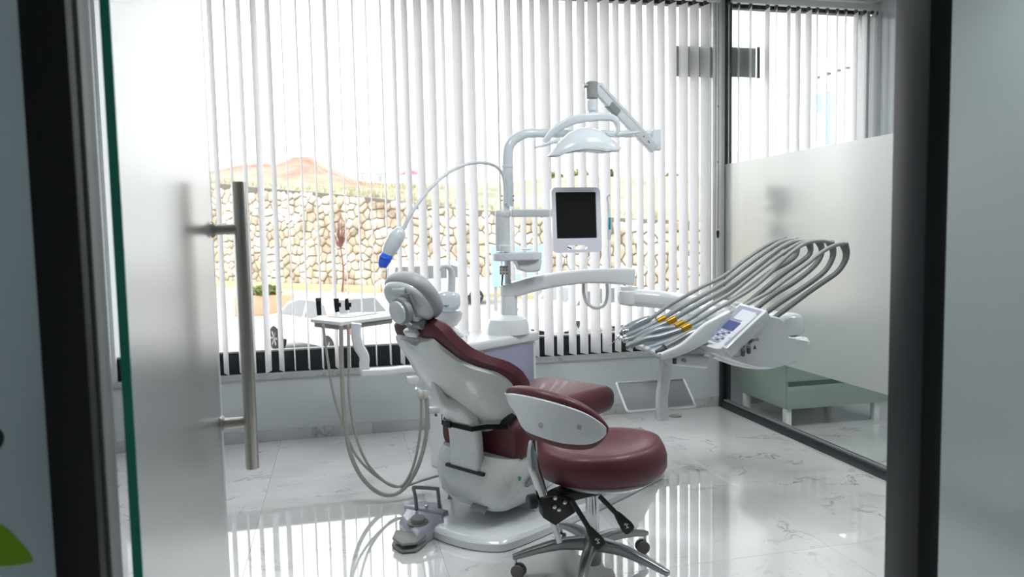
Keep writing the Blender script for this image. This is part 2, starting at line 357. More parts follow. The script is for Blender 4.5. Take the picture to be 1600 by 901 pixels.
# window wall below sill, left pier, above
struct('wall_back', MB().bx(LW-.1, NX+.1, D, D+.2, -.01, .418).bx(LW-.1, NX+.1, D, D+.2, CZ-.03, CZ+.3).bx(LW-.1, LW+.02, D, D+.2, .418, CZ), 'wall')
struct('trim_1', MB().bx(LW, NX, D-.018, D+.12, .418, .4535), 'skirt', .003)     # window sill
b1 = MB()
for a in range(8):
    xa, xb = LW+a*.8, min(LW+(a+1)*.8, XP) ; b1.bx(xa+.001, xb-.001, D-.012, D, 0, .075)
    if xb >= XP: break
struct('baseboard_back', b1, 'skirt', .002)
struct('wall_left', MB().bx(LW-.2, LW, -1.7, D, -.01, CZ), 'wall')
struct('ceiling', MB().bx(LW-.2, NX+.3, -1.7, D+.2, CZ, CZ+.12), 'ceil')
tr = MB()
for y in (4.4, 4.72): tr.bx(XP+.06, NX, y, y+.012, CZ-.006, CZ)
struct('trim_2', tr, 'rail')
struct('wall_right', MB().bx(NX, NX+.2, -1.7, D, -.01, CZ), 'wall')
struct('wall_corridor', MB().bx(LW-.2, NX+.3, -1.8, -1.6, -.01, CZ), 'corridor')
# window frames: black bottom member, thin inner line, jambs, glass
def window(name, x0, x1, joints):
    w = struct(name, MB().bx(x0, x1, D+.03, D+.09, .4535, .592).bx(x0, x1, D+.03, D+.09, 2.985, CZ), 'black', .002)
    struct('window_bead', MB().bx(x0, x1, D+.035, D+.06, .5925, .606), 'alu', .002, w)
    struct('glass_pane', MB().bx(x0, x1, D+.055, D+.067, .606, 2.985), 'glass', 0, w)
    jm = MB()
    for j in joints: jm.bx(j-.006, j+.006, D+.048, D+.074, .606, 2.985)
    if joints: struct('glass_joint', jm, 'rail', 0, w)
    struct('window_jamb', MB().bx(x1-.062, x1-.035, D+.005, D+.09, .4535, CZ).bx(x1-.02, x1, D-.01, D+.09, .4535, CZ), 'alu', .003, w)
    struct('window_jamb', MB().bx(x1-.035, x1-.02, D+.02, D+.08, .4535, CZ), 'dgrey', .002, w)
    return w
xj = U(779, 200, D+.06).x
window('window_1', LW+.02, XP-.002, [xj])
window('window_2', XP+.056, NX-.02, [])
# partition (dental room | neighbour room)
pt = thing('glass_partition', 'floor-to-ceiling glass partition with frosted middle band and black frame, right of the chair', 'partition', (XP, 3, 0))
obj('frame_post', MB().bx(XP+.035, XP+.075, D-.062, D+.0, .0, CZ).bx(XP, XP+.035, D-.062, D-.02, 0, .415), 'black', pt, .002)
obj('side_channel', MB().bx(XP-.062, XP-.04, D-.03, D-.002, .455, CZ).bx(XP-.038, XP+.002, D-.045, D-.002, .455, CZ).bx(XP+.006, XP+.033, D-.035, D-.002, .455, CZ), 'rail', pt, .002)
obj('bottom_rail', MB().bx(XP, XP+.055, FY+.09, D-.062, 0, .052), 'black', pt, .003)
obj('top_rail', MB().bx(XP, XP+.055, FY+.09, D-.062, CZ-.05, CZ), 'black', pt, .003)
obj('glass_bead', MB().bx(XP+.012, XP+.02, FY+.09, D-.062, .052, .066).bx(XP+.036, XP+.044, FY+.09, D-.062, .052, .066), 'grey', pt, .001)
obj('glass_pane', MB().bx(XP+.023, XP+.033, FY+.09, D-.062, .052, CZ-.05), 'glass', pt)
obj('frosted_band', MB().bx(XP+.0215, XP+.0225, FY+.09, D-.062, .456, 1.824), 'film', pt)
# front glass wall with the open door
fw_ = MB()
struct('wall_front', MB().bx(LW, NX, FY, FY+.08, 2.62, CZ), 'corridor')
lf = thing('front_frame', 'black aluminium door frame post at the left edge of the picture', 'door frame', (-.35, FY, 0))
obj('post', MB().bx(-.372, -.318, FY, FY+.078, 0, 2.62), 'black2', lf, .003)
obj('stop_strip', MB().bx(-.318, -.3135, FY+.03, FY+.078, 0, 2.62), 'grey', lf, .001)
rf = thing('front_frame', 'black aluminium door frame post right of the doorway', 'door frame', (.9, FY, 0))
XR = .878*FY/1.0
xr0 = U(1391, 380, FY+.08).x; xr1 = U(1480, 380, FY).x
obj('post', MB().bx(xr0, xr1, FY, FY+.08, 0, 2.62), 'black', rf, .003)
rp = thing('frosted_panel', 'frosted glass panel filling the right edge beyond the black post', 'glass panel', (1.6, FY+.03, 0))
obj('glass_pane', MB().bx(xr1, XP, FY+.035, FY+.045, 0, 2.62), 'outfilm', rp)
lp = thing('frosted_panel', 'frosted glass panel with green leaf decals at the left edge', 'glass panel', (-1, FY+.03, 0))
obj('glass_pane', MB().bx(LW, -.372, FY+.035, FY+.045, 0, 2.62), 'outfilm2', lp)
def decal(pts, m):
    P = [U(x, y, FY+.0345) for x, y in spline2(pts)]
    return obj('leaf_decal', MB().prism(P, (0, -.0006, 0)), m, lp)
def spline2(pts): return [(p.x, p.y) for p in spline([V((a, b, 0)) for a, b in pts], 4, True)]
decal([(-60, 805), (-5, 815), (25, 838), (52, 872), (38, 880), (0, 884), (-60, 880)], 'leaf')
decal([(-30, 650), (2, 672), (6, 688), (-4, 706), (-30, 740)], 'darkleaf')
# glass door, open into the room
hz, fe = V((U(186, 380, FY+.105).x, FY+.105, 0)), V((U(331, 380, 2.02).x, 2.02, 0))
dr = thing('door_1', 'open frosted glass door with a tall brushed steel bar handle', 'door', hz); dr['kind'] = 'structure'; del dr['category']; del dr['label']
dx = (fe-hz).normalized(); dn = V((dx.y, -dx.x, 0))
R3 = Matrix((dx, dn, V((0, 0, 1)))).transposed()
L_ = (fe-hz).length
obj('frosted_pane', MB().box(hz+dx*(L_/2)+V((0, 0, 1.26)), (L_, .010, 2.5), R3), 'door', dr)
obj('pane_edge', MB().box(hz-dx*.002+V((0, 0, 1.26)), (.003, .013, 2.5), R3), 'gedge', dr)
obj('pivot_clamp', MB().box(hz+dx*.07+V((0, 0, 2.47)), (.15, .034, .07), R3), 'black', dr, .004)
obj('pivot_clamp', MB().box(hz+dx*.07+V((0, 0, .045)), (.15, .034, .07), R3), 'black', dr, .004)
hb = hz+dx*(L_-.045)+dn*.078
zt, zb = zat(hb.x, hb.y, 284), zat(hb.x, hb.y, 731)
h1, h2 = zat(hb.x, hb.y, 358), zat(hb.x, hb.y, 658)
hd = obj('door_handle', MB().lathe([(.0155, 0), (.0165, .002), (.0165, zt-zb-.002), (.0155, zt-zb)], V((hb.x, hb.y, zb)), n=32), 'steel', dr)
for z in (h1, h2):
    obj('handle_mount', MB().lathe([(.020, 0), (.020, .006), (.0135, .011), (.0125, .078)], hz+dx*(L_-.045)+dn*.006+V((0, 0, z)), dn, 24), 'steel', hd)
hb2 = hz+dx*(L_-.045)-dn*.078
hd2 = obj('door_handle', MB().lathe([(.0155, 0), (.0165, .002), (.0165, zt-zb-.002), (.0155, zt-zb)], V((hb2.x, hb2.y, zb)), n=24), 'steel', dr)
for z in (h1, h2):
    obj('handle_mount', MB().lathe([(.020, 0), (.020, .006), (.0135, .011), (.0125, .078)], hz+dx*(L_-.045)-dn*.006+V((0, 0, z)), -dn, 24), 'steel', hd2)
# ceiling lights (outside the picture)
for i, (x, y, e) in enumerate(CEIL_LIGHTS):
    t = thing('ceiling_light', ['square ceiling light panel above the open door side of the room', 'square ceiling light panel above the dental chair', 'square ceiling light panel in the neighbouring room'][i], 'light', (x, y, CZ-.03))
    obj('frame', MB().bx(x-.31, x+.31, y-.31, y-.28, CZ-.03, CZ).bx(x-.31, x+.31, y+.28, y+.31, CZ-.03, CZ).bx(x-.31, x-.28, y-.28, y+.28, CZ-.03, CZ).bx(x+.28, x+.31, y-.28, y+.28, CZ-.03, CZ), 'rail', t)
    ld = bpy.data.lights.new('panel_light', 'AREA'); ld.shape = 'SQUARE'; ld.size = .54; ld.energy = e; ld.color = (.95, .98, 1)
    lo = bpy.data.objects.new('panel_light', ld); COL.objects.link(lo); lo.location = (x, y, CZ-.02)

# ------------------------------------------------------------------ vertical blinds
SLY = D-.062; SW = .1; ZB, ZT = .474, 2.962
sm_ = MB(); R_ = []
for i in range(5):
    q = (i/4-.5)*SW; c = .0015*(1-(q/(SW/2))**2); R_.append((c, q))
sm_.loft([[V((c, q, z)) for c, q in R_]+[V((c+.0009, q, z)) for c, q in reversed(R_)] for z in (ZB, ZT)])
slat0 = None
def blind(name, label, x0, x1, slats):
    global slat0
    b = thing(name, label, 'blind', ((x0+x1)/2, SLY, 2.97))
    obj('head_rail', MB().bx(x0, x1, SLY-.022, SLY+.022, 2.99, 3.035), 'rail', b, .003)
    cl = MB()
    for X, a in slats: cl.bx(X-.012, X+.012, SLY-.006, SLY+.006, 2.962, 2.99)
    o = obj('slat_clips', cl, 'dgrey', b); o['kind'] = 'stuff'
    for X, a in slats:
        if slat0 is None:
            slat0 = obj('slat', sm_, 'slat'); o = slat0; o.parent = b
        else: o = link_copy(slat0, parent=b)
        o.location = V((X, SLY, 0))-b.location; o.rotation_euler = (0, 0, -a)
    return b
def mk(x0, x1, y, sg=-1):
    X = U((x0+x1)/2, y, SLY).x; e = abs(U(x1, y, SLY).x-U(x0, y, SLY).x)
    bb = math.atan2(X, SLY); q = min(.999, e/(SW*math.sqrt(1+(X/SLY)**2)))
    return X, bb+sg*math.asin(q)
A = [(340,348,375),(359,363,250),(381,388,300),(406,416,375,1),(428,436,375),(449,451,300),(471,474,300),(493,496,300),(514,520,300),(537,539,300),(558,561,300),(579,581,300),(601,604,300),(618,625,300),(629,639,125),
 (648,661,125),(669,681,125),(698,704,430),(707.5,723,125),(728,742.5,125),(756,762,300),(789,799.5,125),(809,818,125),(828,836,125),(844,859,100),(864,874,75),(883,895,75),(901,914,75),(918,934,75),(937,952,75),(957,967,75),(975,985.6,75),
 (993,1004,75),(1010,1022,110),(1027,1039,110),(1044,1057,155),(1060.6,1075,155),(1077,1092,155),(1094,1109,155)]
sl = [mk(*a) for a in A]
X = sl[0][0]
while X > LW+.17:
    X -= .087; sl.insert(0, (X, math.atan2(X, SLY)+random.uniform(-.09, .05)))
blind('vertical_blind', 'white vertical blind across the big window behind the dental chair', LW+.05, XP-.03, sl)
B_ = [(1136,1139,155),(1152,1155,155),(1170,1174,155),(1194,1202,155),(1211,1213,155),(1228,1234,155),(1241,1250,155),(1257,1267,155),(1274,1277,155),(1290,1292,155),(1305,1308,155),(1318,1321,155),(1331,1339,155),(1345,1353,155),(1357,1364,155),(1366,1374,155)]
blind('vertical_blind', 'white vertical blind in the neighbouring room seen through the glass partition', XP+.06, NX-.01, [mk(*a) for a in B_])
cd_ = thing('blind_cord', 'thin brown blind cord with beads hanging beside the window frame', 'cord', (2.71, D-.03, 1))
xx = U(1122, 200, D-.045).x
obj('cord', MB().tube([(xx, D-.045, 2.98), (xx+.004, D-.045, 2), (xx, D-.045, 1.35)], .0025, 6), 'cord', cd_)
obj('weight', MB().lathe([(.004, 0), (.009, .01), (.011, .05), (.004, .06)], (xx, D-.045, 1.28)), 'blk', cd_)
for py in (166, 253): obj('bead', MB().ell((xx, D-.045, U(1122, py, D-.045).z), (.006, .006, .006), n=10, m=6), 'cord', cd_)

# neighbour room: mint cabinet
cx0, cx1, cy0, cy1 = 2.885, 3.66, 4.31, 4.90
cb = thing('cabinet', 'mint green low cabinet on white legs behind the glass partition', 'cabinet', (3.27, 4.6, 0))
obj('body', MB().bx(cx0, cx1, cy0+.02, cy1, .13, .78), 'mint', cb, .003)
zg = zat(cx0+.2, cy0, 598)
for k, (a, b) in enumerate(((.132, zg-.018), (zg+.018, .775))):
    for s in (0, 1):
        xa = cx0+.002 if s == 0 else (cx0+cx1)/2+.3; 
        if s: continue
        obj('drawer', MB().bx(cx0+.003, cx1-.003, cy0, cy0+.019, a, b), 'mint', cb, .002)
obj('finger_gap', MB().bx(cx0+.02, cx1-.02, cy0+.012, cy0+.021, zg-.018, zg+.018), 'mintd', cb)
for x, y in ((cx0+.025, cy0+.04), (cx1-.06, cy0+.04), (cx0+.025, cy1-.04), (cx1-.06, cy1-.04)):
    obj('leg', MB().bx(x-.022, x+.022, y-.022, y+.022, 0, .13), 'leg', cb, .004)
# blurred topiary on the cabinet behind the film
pp = V((3.02, 4.62, .78))
tp = thing('potted_plant', 'dim blurred shape of a small round-topped plant behind the frosted film', 'plant', pp)
obj('pot', MB().lathe([(.05, 0), (.07, .12), (.075, .13), (.06, .13)], pp), 'dgrey', tp)
obj('stem', MB().tube([pp+V((0, 0, .12)), pp+V((.01, 0, .3)), pp+V((0, 0, .75))], .02, 8), 'grey', tp)
fol = MB()
for k in range(60):
    a, r = random.uniform(0, 2*PI), random.random()**.5*.07; z = random.choice([random.uniform(.22, .6), random.uniform(.68, .86)])
    fol.ell(pp+V((r*math.cos(a), r*math.sin(a), z)), (.035, .03, .03), n=6, m=4)
obj('foliage', fol, 'shrub', tp)

# ================================================================== DENTAL CHAIR
TH = math.radians(35); OC = V((.495, 3.198, 0)); UU = V((math.cos(TH), math.sin(TH), 0)); VV = V((-math.sin(TH), math.cos(TH), 0))
CM = Matrix.Translation(OC) @ Matrix.Rotation(TH, 4, 'Z')
def L(u, v, z): return CM @ V((u, v, z))
def onV(px, py, v): return onP(px, py, OC+VV*v, VV)
ch = thing('dental_chair', 'burgundy dental treatment chair with white shell, reclined beside the unit', 'dental chair', OC, TH)
def cobj(name, mb, m, parent=None, **k): mb.xf(CM); return obj(name, mb, m, parent or ch, **k)
# base plate: rounded at head end, tapered to the foot
def basering(z, sc, grow=0):
    pts = []
    out = [(.02, -.29), (.30, -.315), (.7, -.325), (1.10, -.325), (1.20, -.32), (1.225, -.28), (1.22, .12), (1.16, .22), (.7, .27), (.3, .285), (.05, .275), (-.07, .2), (-.12, .05), (-.11, -.12), (-.06, -.24)]
    q = spline([V((a, b, 0)) for a, b in out], 5, True)
    c = V((.55, -.02, 0))
    return [V((c.x+(p.x-c.x)*(1-sc), c.y+(p.y-c.y)*(1-sc*2), z)) for p in q]
mb = MB().loft([basering(0, .01), basering(.006, 0), basering(.035, 0), basering(.05, .02), basering(.055, .05)])
cobj('base_plate', mb, 'white')
# base trunk (long sloping cover towards the foot)
def sect(u, w, z1, z0=.004, top=.86):
    k = []
    for x, y in rrect(1, 1, .35, 4): k.append(V((u, -.03+x*w*(1-(1-top)*(y+1)/2), z0+(y+1)/2*(z1-z0))))
    return k
cobj('base_cover', MB().loft([sect(.3, .16, .12), sect(.42, .25, .17), sect(.6, .285, .21), sect(.85, .295, .235), sect(1.05, .30, .22), sect(1.16, .30, .12), sect(1.225, .29, .06)]), 'white')
# lift body under the seat
mb = MB()
rings = []
for z, ua, ub, w in ((.09, .12, .5, .13), (.115, .06, .55, .17), (.17, .015, .6, .20), (.24, .01, .62, .225), (.32, .035, .62, .24), (.36, .06, .60, .235)):
    c = (ua+ub)/2; h = (ub-ua)/2; r = min(h, w)*.4
    rings.append([V((c+x, y, z)) for x, y in rrect(h, w, r, 6)])
mb.loft(rings); cobj('lift_body', mb, 'shell')
cobj('service_plate', MB().box((.035, -.08, .135), (.008, .09, .05), Matrix.Rotation(.9, 3, 'Y')), 'sheet', bev=.001)
q = onV(762, 755, -.24)
cobj('slot', MB().bx(.012, .06, -.125, .115, .286, .300), 'blk')
st_ = obj('sticker', MB().lathe([(.010, 0), (.010, .001)], L(.13, -.236, .27), -VV, 16), 'green', ch, label='small round green sticker')
# triangular side link
cobj('side_link', MB().prism([V((.27, -.245, .33)), V((.33, -.245, .24)), (.17, -.245, .22), (.20, -.245, .22)][:3]+[], (0, .02, 0)), 'grey', bev=.002)
# seat pan + seat cushion
def pad(u0, u1, w0, w1, z0a, z1a, z0b, z1b, crown=.02, n=10, e=.5):
    rings = []
    for i in range(n+1):
        t = i/n; s = math.sin(min(1, min(t, 1-t)/.12)*PI/2)**.6 if 0 < t < 1 else .0
        s = max(s, .35)
        u = lerp(u0, u1, t); w = lerp(w0, w1, t)*(.86+.14*s); zc = lerp((z0a+z1a)/2, (z0b+z1b)/2, t); h = lerp(z1a-z0a, z1b-z0b, t)/2*(.6+.4*s)
        rings.append([V((u, x, zc+y+crown*(0 if y < 0 else (1-(x/w)**2)))) for x, y in rrect(w, h, min(h, w)*.7, 5)])
    return MB().loft(rings)
cobj('seat_pan', pad(.12, .6, .21, .19, .36, .42, .38, .44, 0), 'shell')
cobj('seat_cushion', pad(.11, .47, .255, .245, .318, .53, .38, .56, .01), 'red')
cobj('leg_cushion', pad(.36, .905, .25, .235, .43, .565, .42, .55, .025, 12), 'red')
cobj('leg_rest_pan', pad(.38, .86, .20, .19, .39, .45, .39, .44, 0), 'shell')
# backrest: lofted cushion and shell
P0, P1 = V((-.245, 0, .985)), V((.11, 0, .53)); LN = (P1-P0).length
al = (P1-P0).normalized(); nf = V((-al.z, 0, al.x)); nf = nf if nf.x > 0 else -nf
def bw(s): return interp(s, [(0, .12), (.03, .145), (.1, .163), (.2, .175), (.32, .19), (.42, .225), (.5, .255), (.62, .272), (.8, .27), (.92, .255), (1, .22)])
def bf(s): return interp(s, [(0, 0.0), (.15, .0), (.3, .015), (.42, .04), (.55, .085), (.7, .115), (.85, .12), (1, .09)])
def back(t0, t1, dw_, s0, s1, n=26, m=17, notch=0, bulge=0):
    front, rear = [], []
    for i in range(n+1):
        s = lerp(s0, s1, i/n); dw = dw_*(1+1.2*max(0, 1-s/.45)); w = bw(s)-dw; f = bf(s); fr, rr = [], []
        for j in range(m+1):
            x = (j/m*2-1); sg = math.sin(x*PI/2)
            ed = (abs(sg))**6
            th = 1-.55*ed
            base = P0+al*(s*LN)+nf*(f*(abs(sg)**2.2))
            # top notch for the headrest post
            nz = al*(notch*math.exp(-(sg/.28)**2)*max(0, 1-i/3)) if notch else V((0, 0, 0))
            bl = -nf*bulge*(1-sg*sg)*math.sin(PI*min(1, max(0, s)))
            p = base+V((0, w*sg, 0))+nz
            mid = (t0+t1)/2; hh = (t1-t0)/2*th*(.55 if i in (0, n) else (.85 if i in (1, n-1) else 1))
            fr.append(p+nf*(mid+hh)); rr.append(p+nf*(mid-hh)+bl)
        front.append(fr); rear.append(rr)
    mb = MB(); rings = [front[i]+rear[i][::-1] for i in range(n+1)]
    mb.loft(rings); return mb
cobj('backrest_cushion', back(-.035, .058, 0, 0, 1.04, notch=.05), 'red')
cobj('backrest_shell', back(-.062, -.022, .02, .085, 1.10, notch=.03, bulge=.03), 'shell')
# spine bracket running from the shell down behind the seat
sp = [P0+al*.33-nf*.088, P0+al*.42-nf*.105, P0+al*.52-nf*.12, V((-.05, 0, .44)), V((-.105, 0, .385)), V((-.11, 0, .34))]
sp = [P0+al*.27-nf*.085, P0+al*.36-nf*.115, V((-.04, 0, .60)), V((.01, 0, .53)), V((.035, 0, .44)), V((.04, 0, .285))]
def cs(P, w, h): return MB().bar(P, w, h, (0, 1, 0), 6, .35)
cobj('spine_bracket', cs(sp, [.02, .09, .15, .18, .185, .185], [.02, .05, .06, .06, .05, .045]), 'shell')
# black belt around the spine bracket and seat joint
zb_ = .50
belt = [V((.03, .15, zb_+.01)), V((-.02, .095, zb_+.0)), V((-.02, -.095, zb_-.0)), V((.05, -.12, zb_-.0)), V((.12, -.20, zb_)), V((.24, -.255, zb_+.01))]
cobj('belt', MB().bar(belt, .022, .004, (0, 0, 1), 0, .2), 'strap')
cobj('belt_buckle', MB().box((-.024, .055, zb_), (.012, .045, .03)), 'blk', bev=.003)
# black tube standing in for the shadow in the back-to-seat gap
cobj('hinge_shade', MB().tube([V((.15, -.2, .52)), V((.15, .2, .52))], .045, 16, 0), 'blk')
# headrest
hc = V((-.262, 0, 1.085)); RH = Matrix((al, V((0, 1, 0)), nf)).transposed()
hc2 = hc+nf*.02
cobj('headrest_pillow', MB().ell(hc2, (.118, .135, .052), RH, .75, 32, 18), 'pillow')
cobj('headrest_plate', MB().ell(hc2-nf*.035, (.106, .122, .036), RH, .8, 28, 12), 'white2')
def nearer(px, py, v, k=.984): return CAM+(onV(px, py, v)-CAM)*k
kx = CM.to_3x3() @ V((-1, .0, -.18))
obj('headrest_arm', MB().bar([nearer(634, 455, 0), nearer(643, 472, 0), nearer(649, 492, 0), nearer(656, 510, 0)], [.05, .04, .045, .06], [.02, .026, .026, .03], VV, 6, .3), 'white2', ch)
hr_ = obj('headrest_roller', MB().lathe([(.015, -.028), (.018, -.025), (.018, .045), (.015, .05)], nearer(629, 453, .0, .986), VV, 22), 'white', ch)
obj('roller_cap', MB().lathe([(.012, 0), (.012, .004)], nearer(629, 453, 0, .986)-VV*.029, -VV, 18), 'grey', hr_)
kc = nearer(621, 488, .02, .972)
kb = obj('headrest_knob', MB().lathe([(.044, -.02), (.046, -.012), (.046, .004), (.040, .007)], kc, kx, 30), 'white', ch)
obj('knob_ring', MB().lathe([(.046, -.040), (.054, -.036), (.056, -.010), (.047, -.0045)], kc, kx, 30), 'grey', kb)
obj('headrest_joint', MB().lathe([(.018, -.035), (.021, -.032), (.021, .032), (.018, .035)], nearer(653, 506, 0), VV, 20), 'grey', ch)
obj('headrest_lever', MB().tube([nearer(638, 458, -.05), nearer(646, 478, -.055), nearer(651, 494, -.05)], [.008, .007, .006], 8), 'grey', ch)
obj('headrest_post', MB().bar([L(*(P0+al*.06-nf*.02)), L(*(P0+al*.01-nf*.018)), L(*(P0-al*.05-nf*.03))], .055, .02, VV, 3, .4), 'chrome', ch)
obj('clamp_collar', MB().bar([L(*(P0+al*.035-nf*.04)), L(*(P0+al*.005-nf*.04))], .075, .03, VV, 0, .4), 'white', ch, bev=.004)
# small foot joystick at the front of the base
jc = L(1.10, -.2, .205)
js = obj('foot_joystick', MB().lathe([(.045, -.03), (.045, .0), (.03, .012), (.012, .02), (.012, .05)], jc), 'white2', ch)
obj('joystick_cap', MB().ell(jc+V((0, 0, .055)), (.03, .03, .018)), 'dgrey', js)

# ================================================================== SIDE UNIT (cuspidor cabinet with column)
un = thing('dental_unit', 'white side cabinet with lavender panel and tall column behind the chair', 'dental unit', L(.85, .7, 0), TH)
u0, u1, v0, v1 = .56, 1.135, .5, .84
ztop = .755
obj('cabinet_body', MB().bx(u0, u1, v0, v1, 0, .70).xf(CM), 'white', un, .012)
obj('side_panel', MB().bx(u0+.03, u1-.035, v0-.008, v0+.01, .12, .688).xf(CM), 'lav', un, .004)
tp_ = [V((u0-.09, v0-.02, 0)), V((u1+.01, v0-.02, 0)), V((u1+.015, v1, 0)), V((u0-.09, v1, 0))]
obj('worktop', MB().prism([p+V((0, 0, .70)) for p in tp_], (0, 0, .055)).xf(CM), 'white', un, .015, 3)
cc = L(.905, .64, ztop)          # column foot
CX, CY = cc.x, cc.y
cc = V((U(793, 480, CY).x, CY, ztop)); CX = cc.x
obj('column_base', MB().lathe([(.128, 0), (.125, .05), (.112, .085), (.085, .103), (.056, .108), (.05, .112)], cc, n=32), 'white', un)
z1_ = U(797, 505, CY).z; zA = U(797, 447, CY).z; zP = U(795, 320, CY).z
obj('arm_socket', MB().lathe([(.048, 0), (.05, .004), (.05, zA-z1_), (.046, zA-z1_+.006)], V((CX+.01, CY, z1_)), n=32), 'white', un)
obj('column_pole', MB().lathe([(.019, 0), (.019, zP-zA+.02)], V((CX+.005, CY, zA)), n=24), 'white', un)
# lamp pole
LPz = [U(794, 322, CY), U(794, 300, CY), U(793, 255, CY), U(797, 226, CY), U(818, 210, CY), U(845, 208, CY), U(900, 209, CY-.02), U(960, 209, CY-.05), U(1018, 209, CY-.08)]
lm = thing('operating_lamp', 'pale blue-grey operating light on a bent pole and folding arm', 'lamp', LPz[0])
obj('pole', MB().tube(LPz, [.031, .031, .0305, .030, .028, .026, .024, .022, .021], 18), 'bluegrey', lm)
obj('pole_sleeve', MB().lathe([(.031, 0), (.0335, .002), (.0335, .014), (.031, .016)], U(793, 262, CY)), 'white', lm)
jb = U(1024, 219, CY-.1)
obj('elbow_block', MB().box(jb, (.05, .06, .125)), 'bluegrey', lm, .008, 3)
LY = CY-.32
pa, pb_ = U(1021, 232, CY-.12), U(930, 135, LY)
arm = obj('spring_arm', MB().bar([pa, pb_], .036, .060, (0, 1, 0), 0, .15), 'white2', lm, .003)
ps = lerp(pb_, pa, .24); pt2 = lerp(pb_, pa, .38)
obj('grip_sleeve', MB().bar([ps-V((.008,0,.009)), pt2-V((.008,0,.009))], .040, .046, (0, 1, 0), 0, .15), 'grey', arm)
obj('spring_cover', MB().bar([pa+V((.012, -.0, .02)), pb_+V((.022, 0, .014))], .038, .02, (0, 1, 0), 0, .2), 'bluegrey', arm)
for k in (.1, .2, .12): obj('screw', MB().lathe([(.004, 0), (.004, .003)], lerp(pa, pb_, k)+V((0, -.018, 0)), (0, -1, 0), 10), 'dgrey', arm)
obj('vertical_joint', MB().lathe([(.028, 0), (.031, .002), (.031, .087), (.028, .09)], U(925, 154, LY), n=24), 'grey', lm)
obj('joint_neck', MB().lathe([(.018, 0), (.018, .03), (.027, .036), (.027, .09)], U(925, 183, LY), n=24), 'bluegrey', lm)
obj('hinge', MB().lathe([(.013, -.06), (.013, .045)], U(928, 134, LY), (1, 0, .0), 16), 'alu', lm)
# handle bow
bow = [U(850, 222, LY+.05), U(868, 203, LY+.03), U(895, 188, LY), U(925, 183, LY-.01), U(955, 184, LY), U(965, 195, LY+.01), U(962, 208, LY+.02), U(950, 208, LY+.05)]
obj('yoke', MB().bar(bow, .035, [.026, .044, .052, .05, .042, .03, .022, .018], (0, 1, 0), 6, .4), 'bluegrey', lm)
obj('handle', MB().tube([U(836, 230, LY-.02), U(848, 227, LY), U(870, 220, LY)], [.006, .009, .012], 12), 'bluegrey', lm)
obj('handle', MB().tube([U(960, 211, LY+.05), U(975, 209, LY+.06), U(1000, 206, LY+.07)], [.012, .009, .006], 12), 'bluegrey', lm)
# lamp head: curved shield (top arch profile) with depth
TOP = [(857, 244), (864, 233), (875, 219), (890, 206), (905, 199), (920, 198), (935, 203), (948, 213), (960, 224), (968, 230), (966, 236)]
BOT = [(857, 244), (870, 244), (882, 240), (893, 237), (905, 235), (920, 234), (935, 235), (948, 237), (957, 236), (963, 236), (966, 236)]
rings = []
for i in range(11):
    a = U(*TOP[i], LY); b = U(*BOT[i], LY); h = max(.004, (a.z-b.z)); fr = math.sin(PI*(i+.4)/10.8)**.6
    ring = []
    for j in range(16):
        th = PI*j/15; yy = -math.cos(th)*.115*max(fr, .12); zz = math.sin(th)
        ring.append(V((lerp(b.x, a.x, zz), LY+yy, b.z+h*zz)))
    # underside, gently hollow
    for j in range(1, 8):
        yy = math.cos(PI*j/8)*.105*max(fr, .12)
        ring.append(V((b.x, LY+yy, b.z+.15*h*math.sin(PI*j/8))))
    rings.append(ring)
hd_ = obj('lamp_head', MB().loft(rings), 'bluegrey', lm)
rim = [U(x, y, LY-.1*math.sin(PI*(i+.4)/10.8)) for i, (x, y) in enumerate(BOT)]
obj('lens_rim', MB().tube(rim, .0035, 8), 'lcd', hd_)
lipb = [(860, 242), (880, 233), (905, 226), (930, 229), (955, 234), (964, 235)]
# curing / whitening lamp on gooseneck from pole clamp
cl = thing('whitening_lamp', 'white gooseneck whitening lamp with bright blue nose hanging left of the column', 'lamp', U(793, 310, CY))
obj('clamp', MB().lathe([(.026, 0), (.028, .002), (.028, .052), (.026, .055)], U(793, 319, CY), n=24), 'bluegrey', cl)
for x in (784, 802):
    for y in (306, 313): obj('clamp_screw', MB().lathe([(.004, 0), (.004, .008)], U(x, y, CY-.028), (0, -1, 0), 10), 'dgrey', cl)
GN = [U(790, 318, CY-.028), U(789, 290, CY-.028), U(783, 268, CY-.05), U(766, 256, CY-.1), U(735, 255, CY-.17), U(705, 267, CY-.24), U(678, 288, CY-.3), U(655, 315, CY-.34), U(640, 338, CY-.36), U(630, 358, CY-.37)]
obj('gooseneck', MB().tube(GN, [.0095]*9+[.011], 12), 'white2', cl)
WY = CY-.37
hp_ = [U(629, 357, WY), U(626, 361, WY), U(620, 370, WY), U(612, 384, WY), U(606, 396, WY), U(602, 404, WY)]
ob = obj('lamp_body', MB().tube(hp_, [.014, .032, .042, .041, .032, .024], 20), 'bluegrey', cl)
obj('blue_nose', MB().tube([U(606, 397, WY), U(602, 404, WY), U(599, 412, WY), U(598, 418, WY)], [.030, .034, .028, .018], 16), 'blue', cl)
obj('nose_guard', MB().bar([U(594, 401, WY-.02), U(603, 404, WY-.03), U(612, 401, WY-.02)], .012, .012, (0, 0, 1), 4), 'blue', cl)
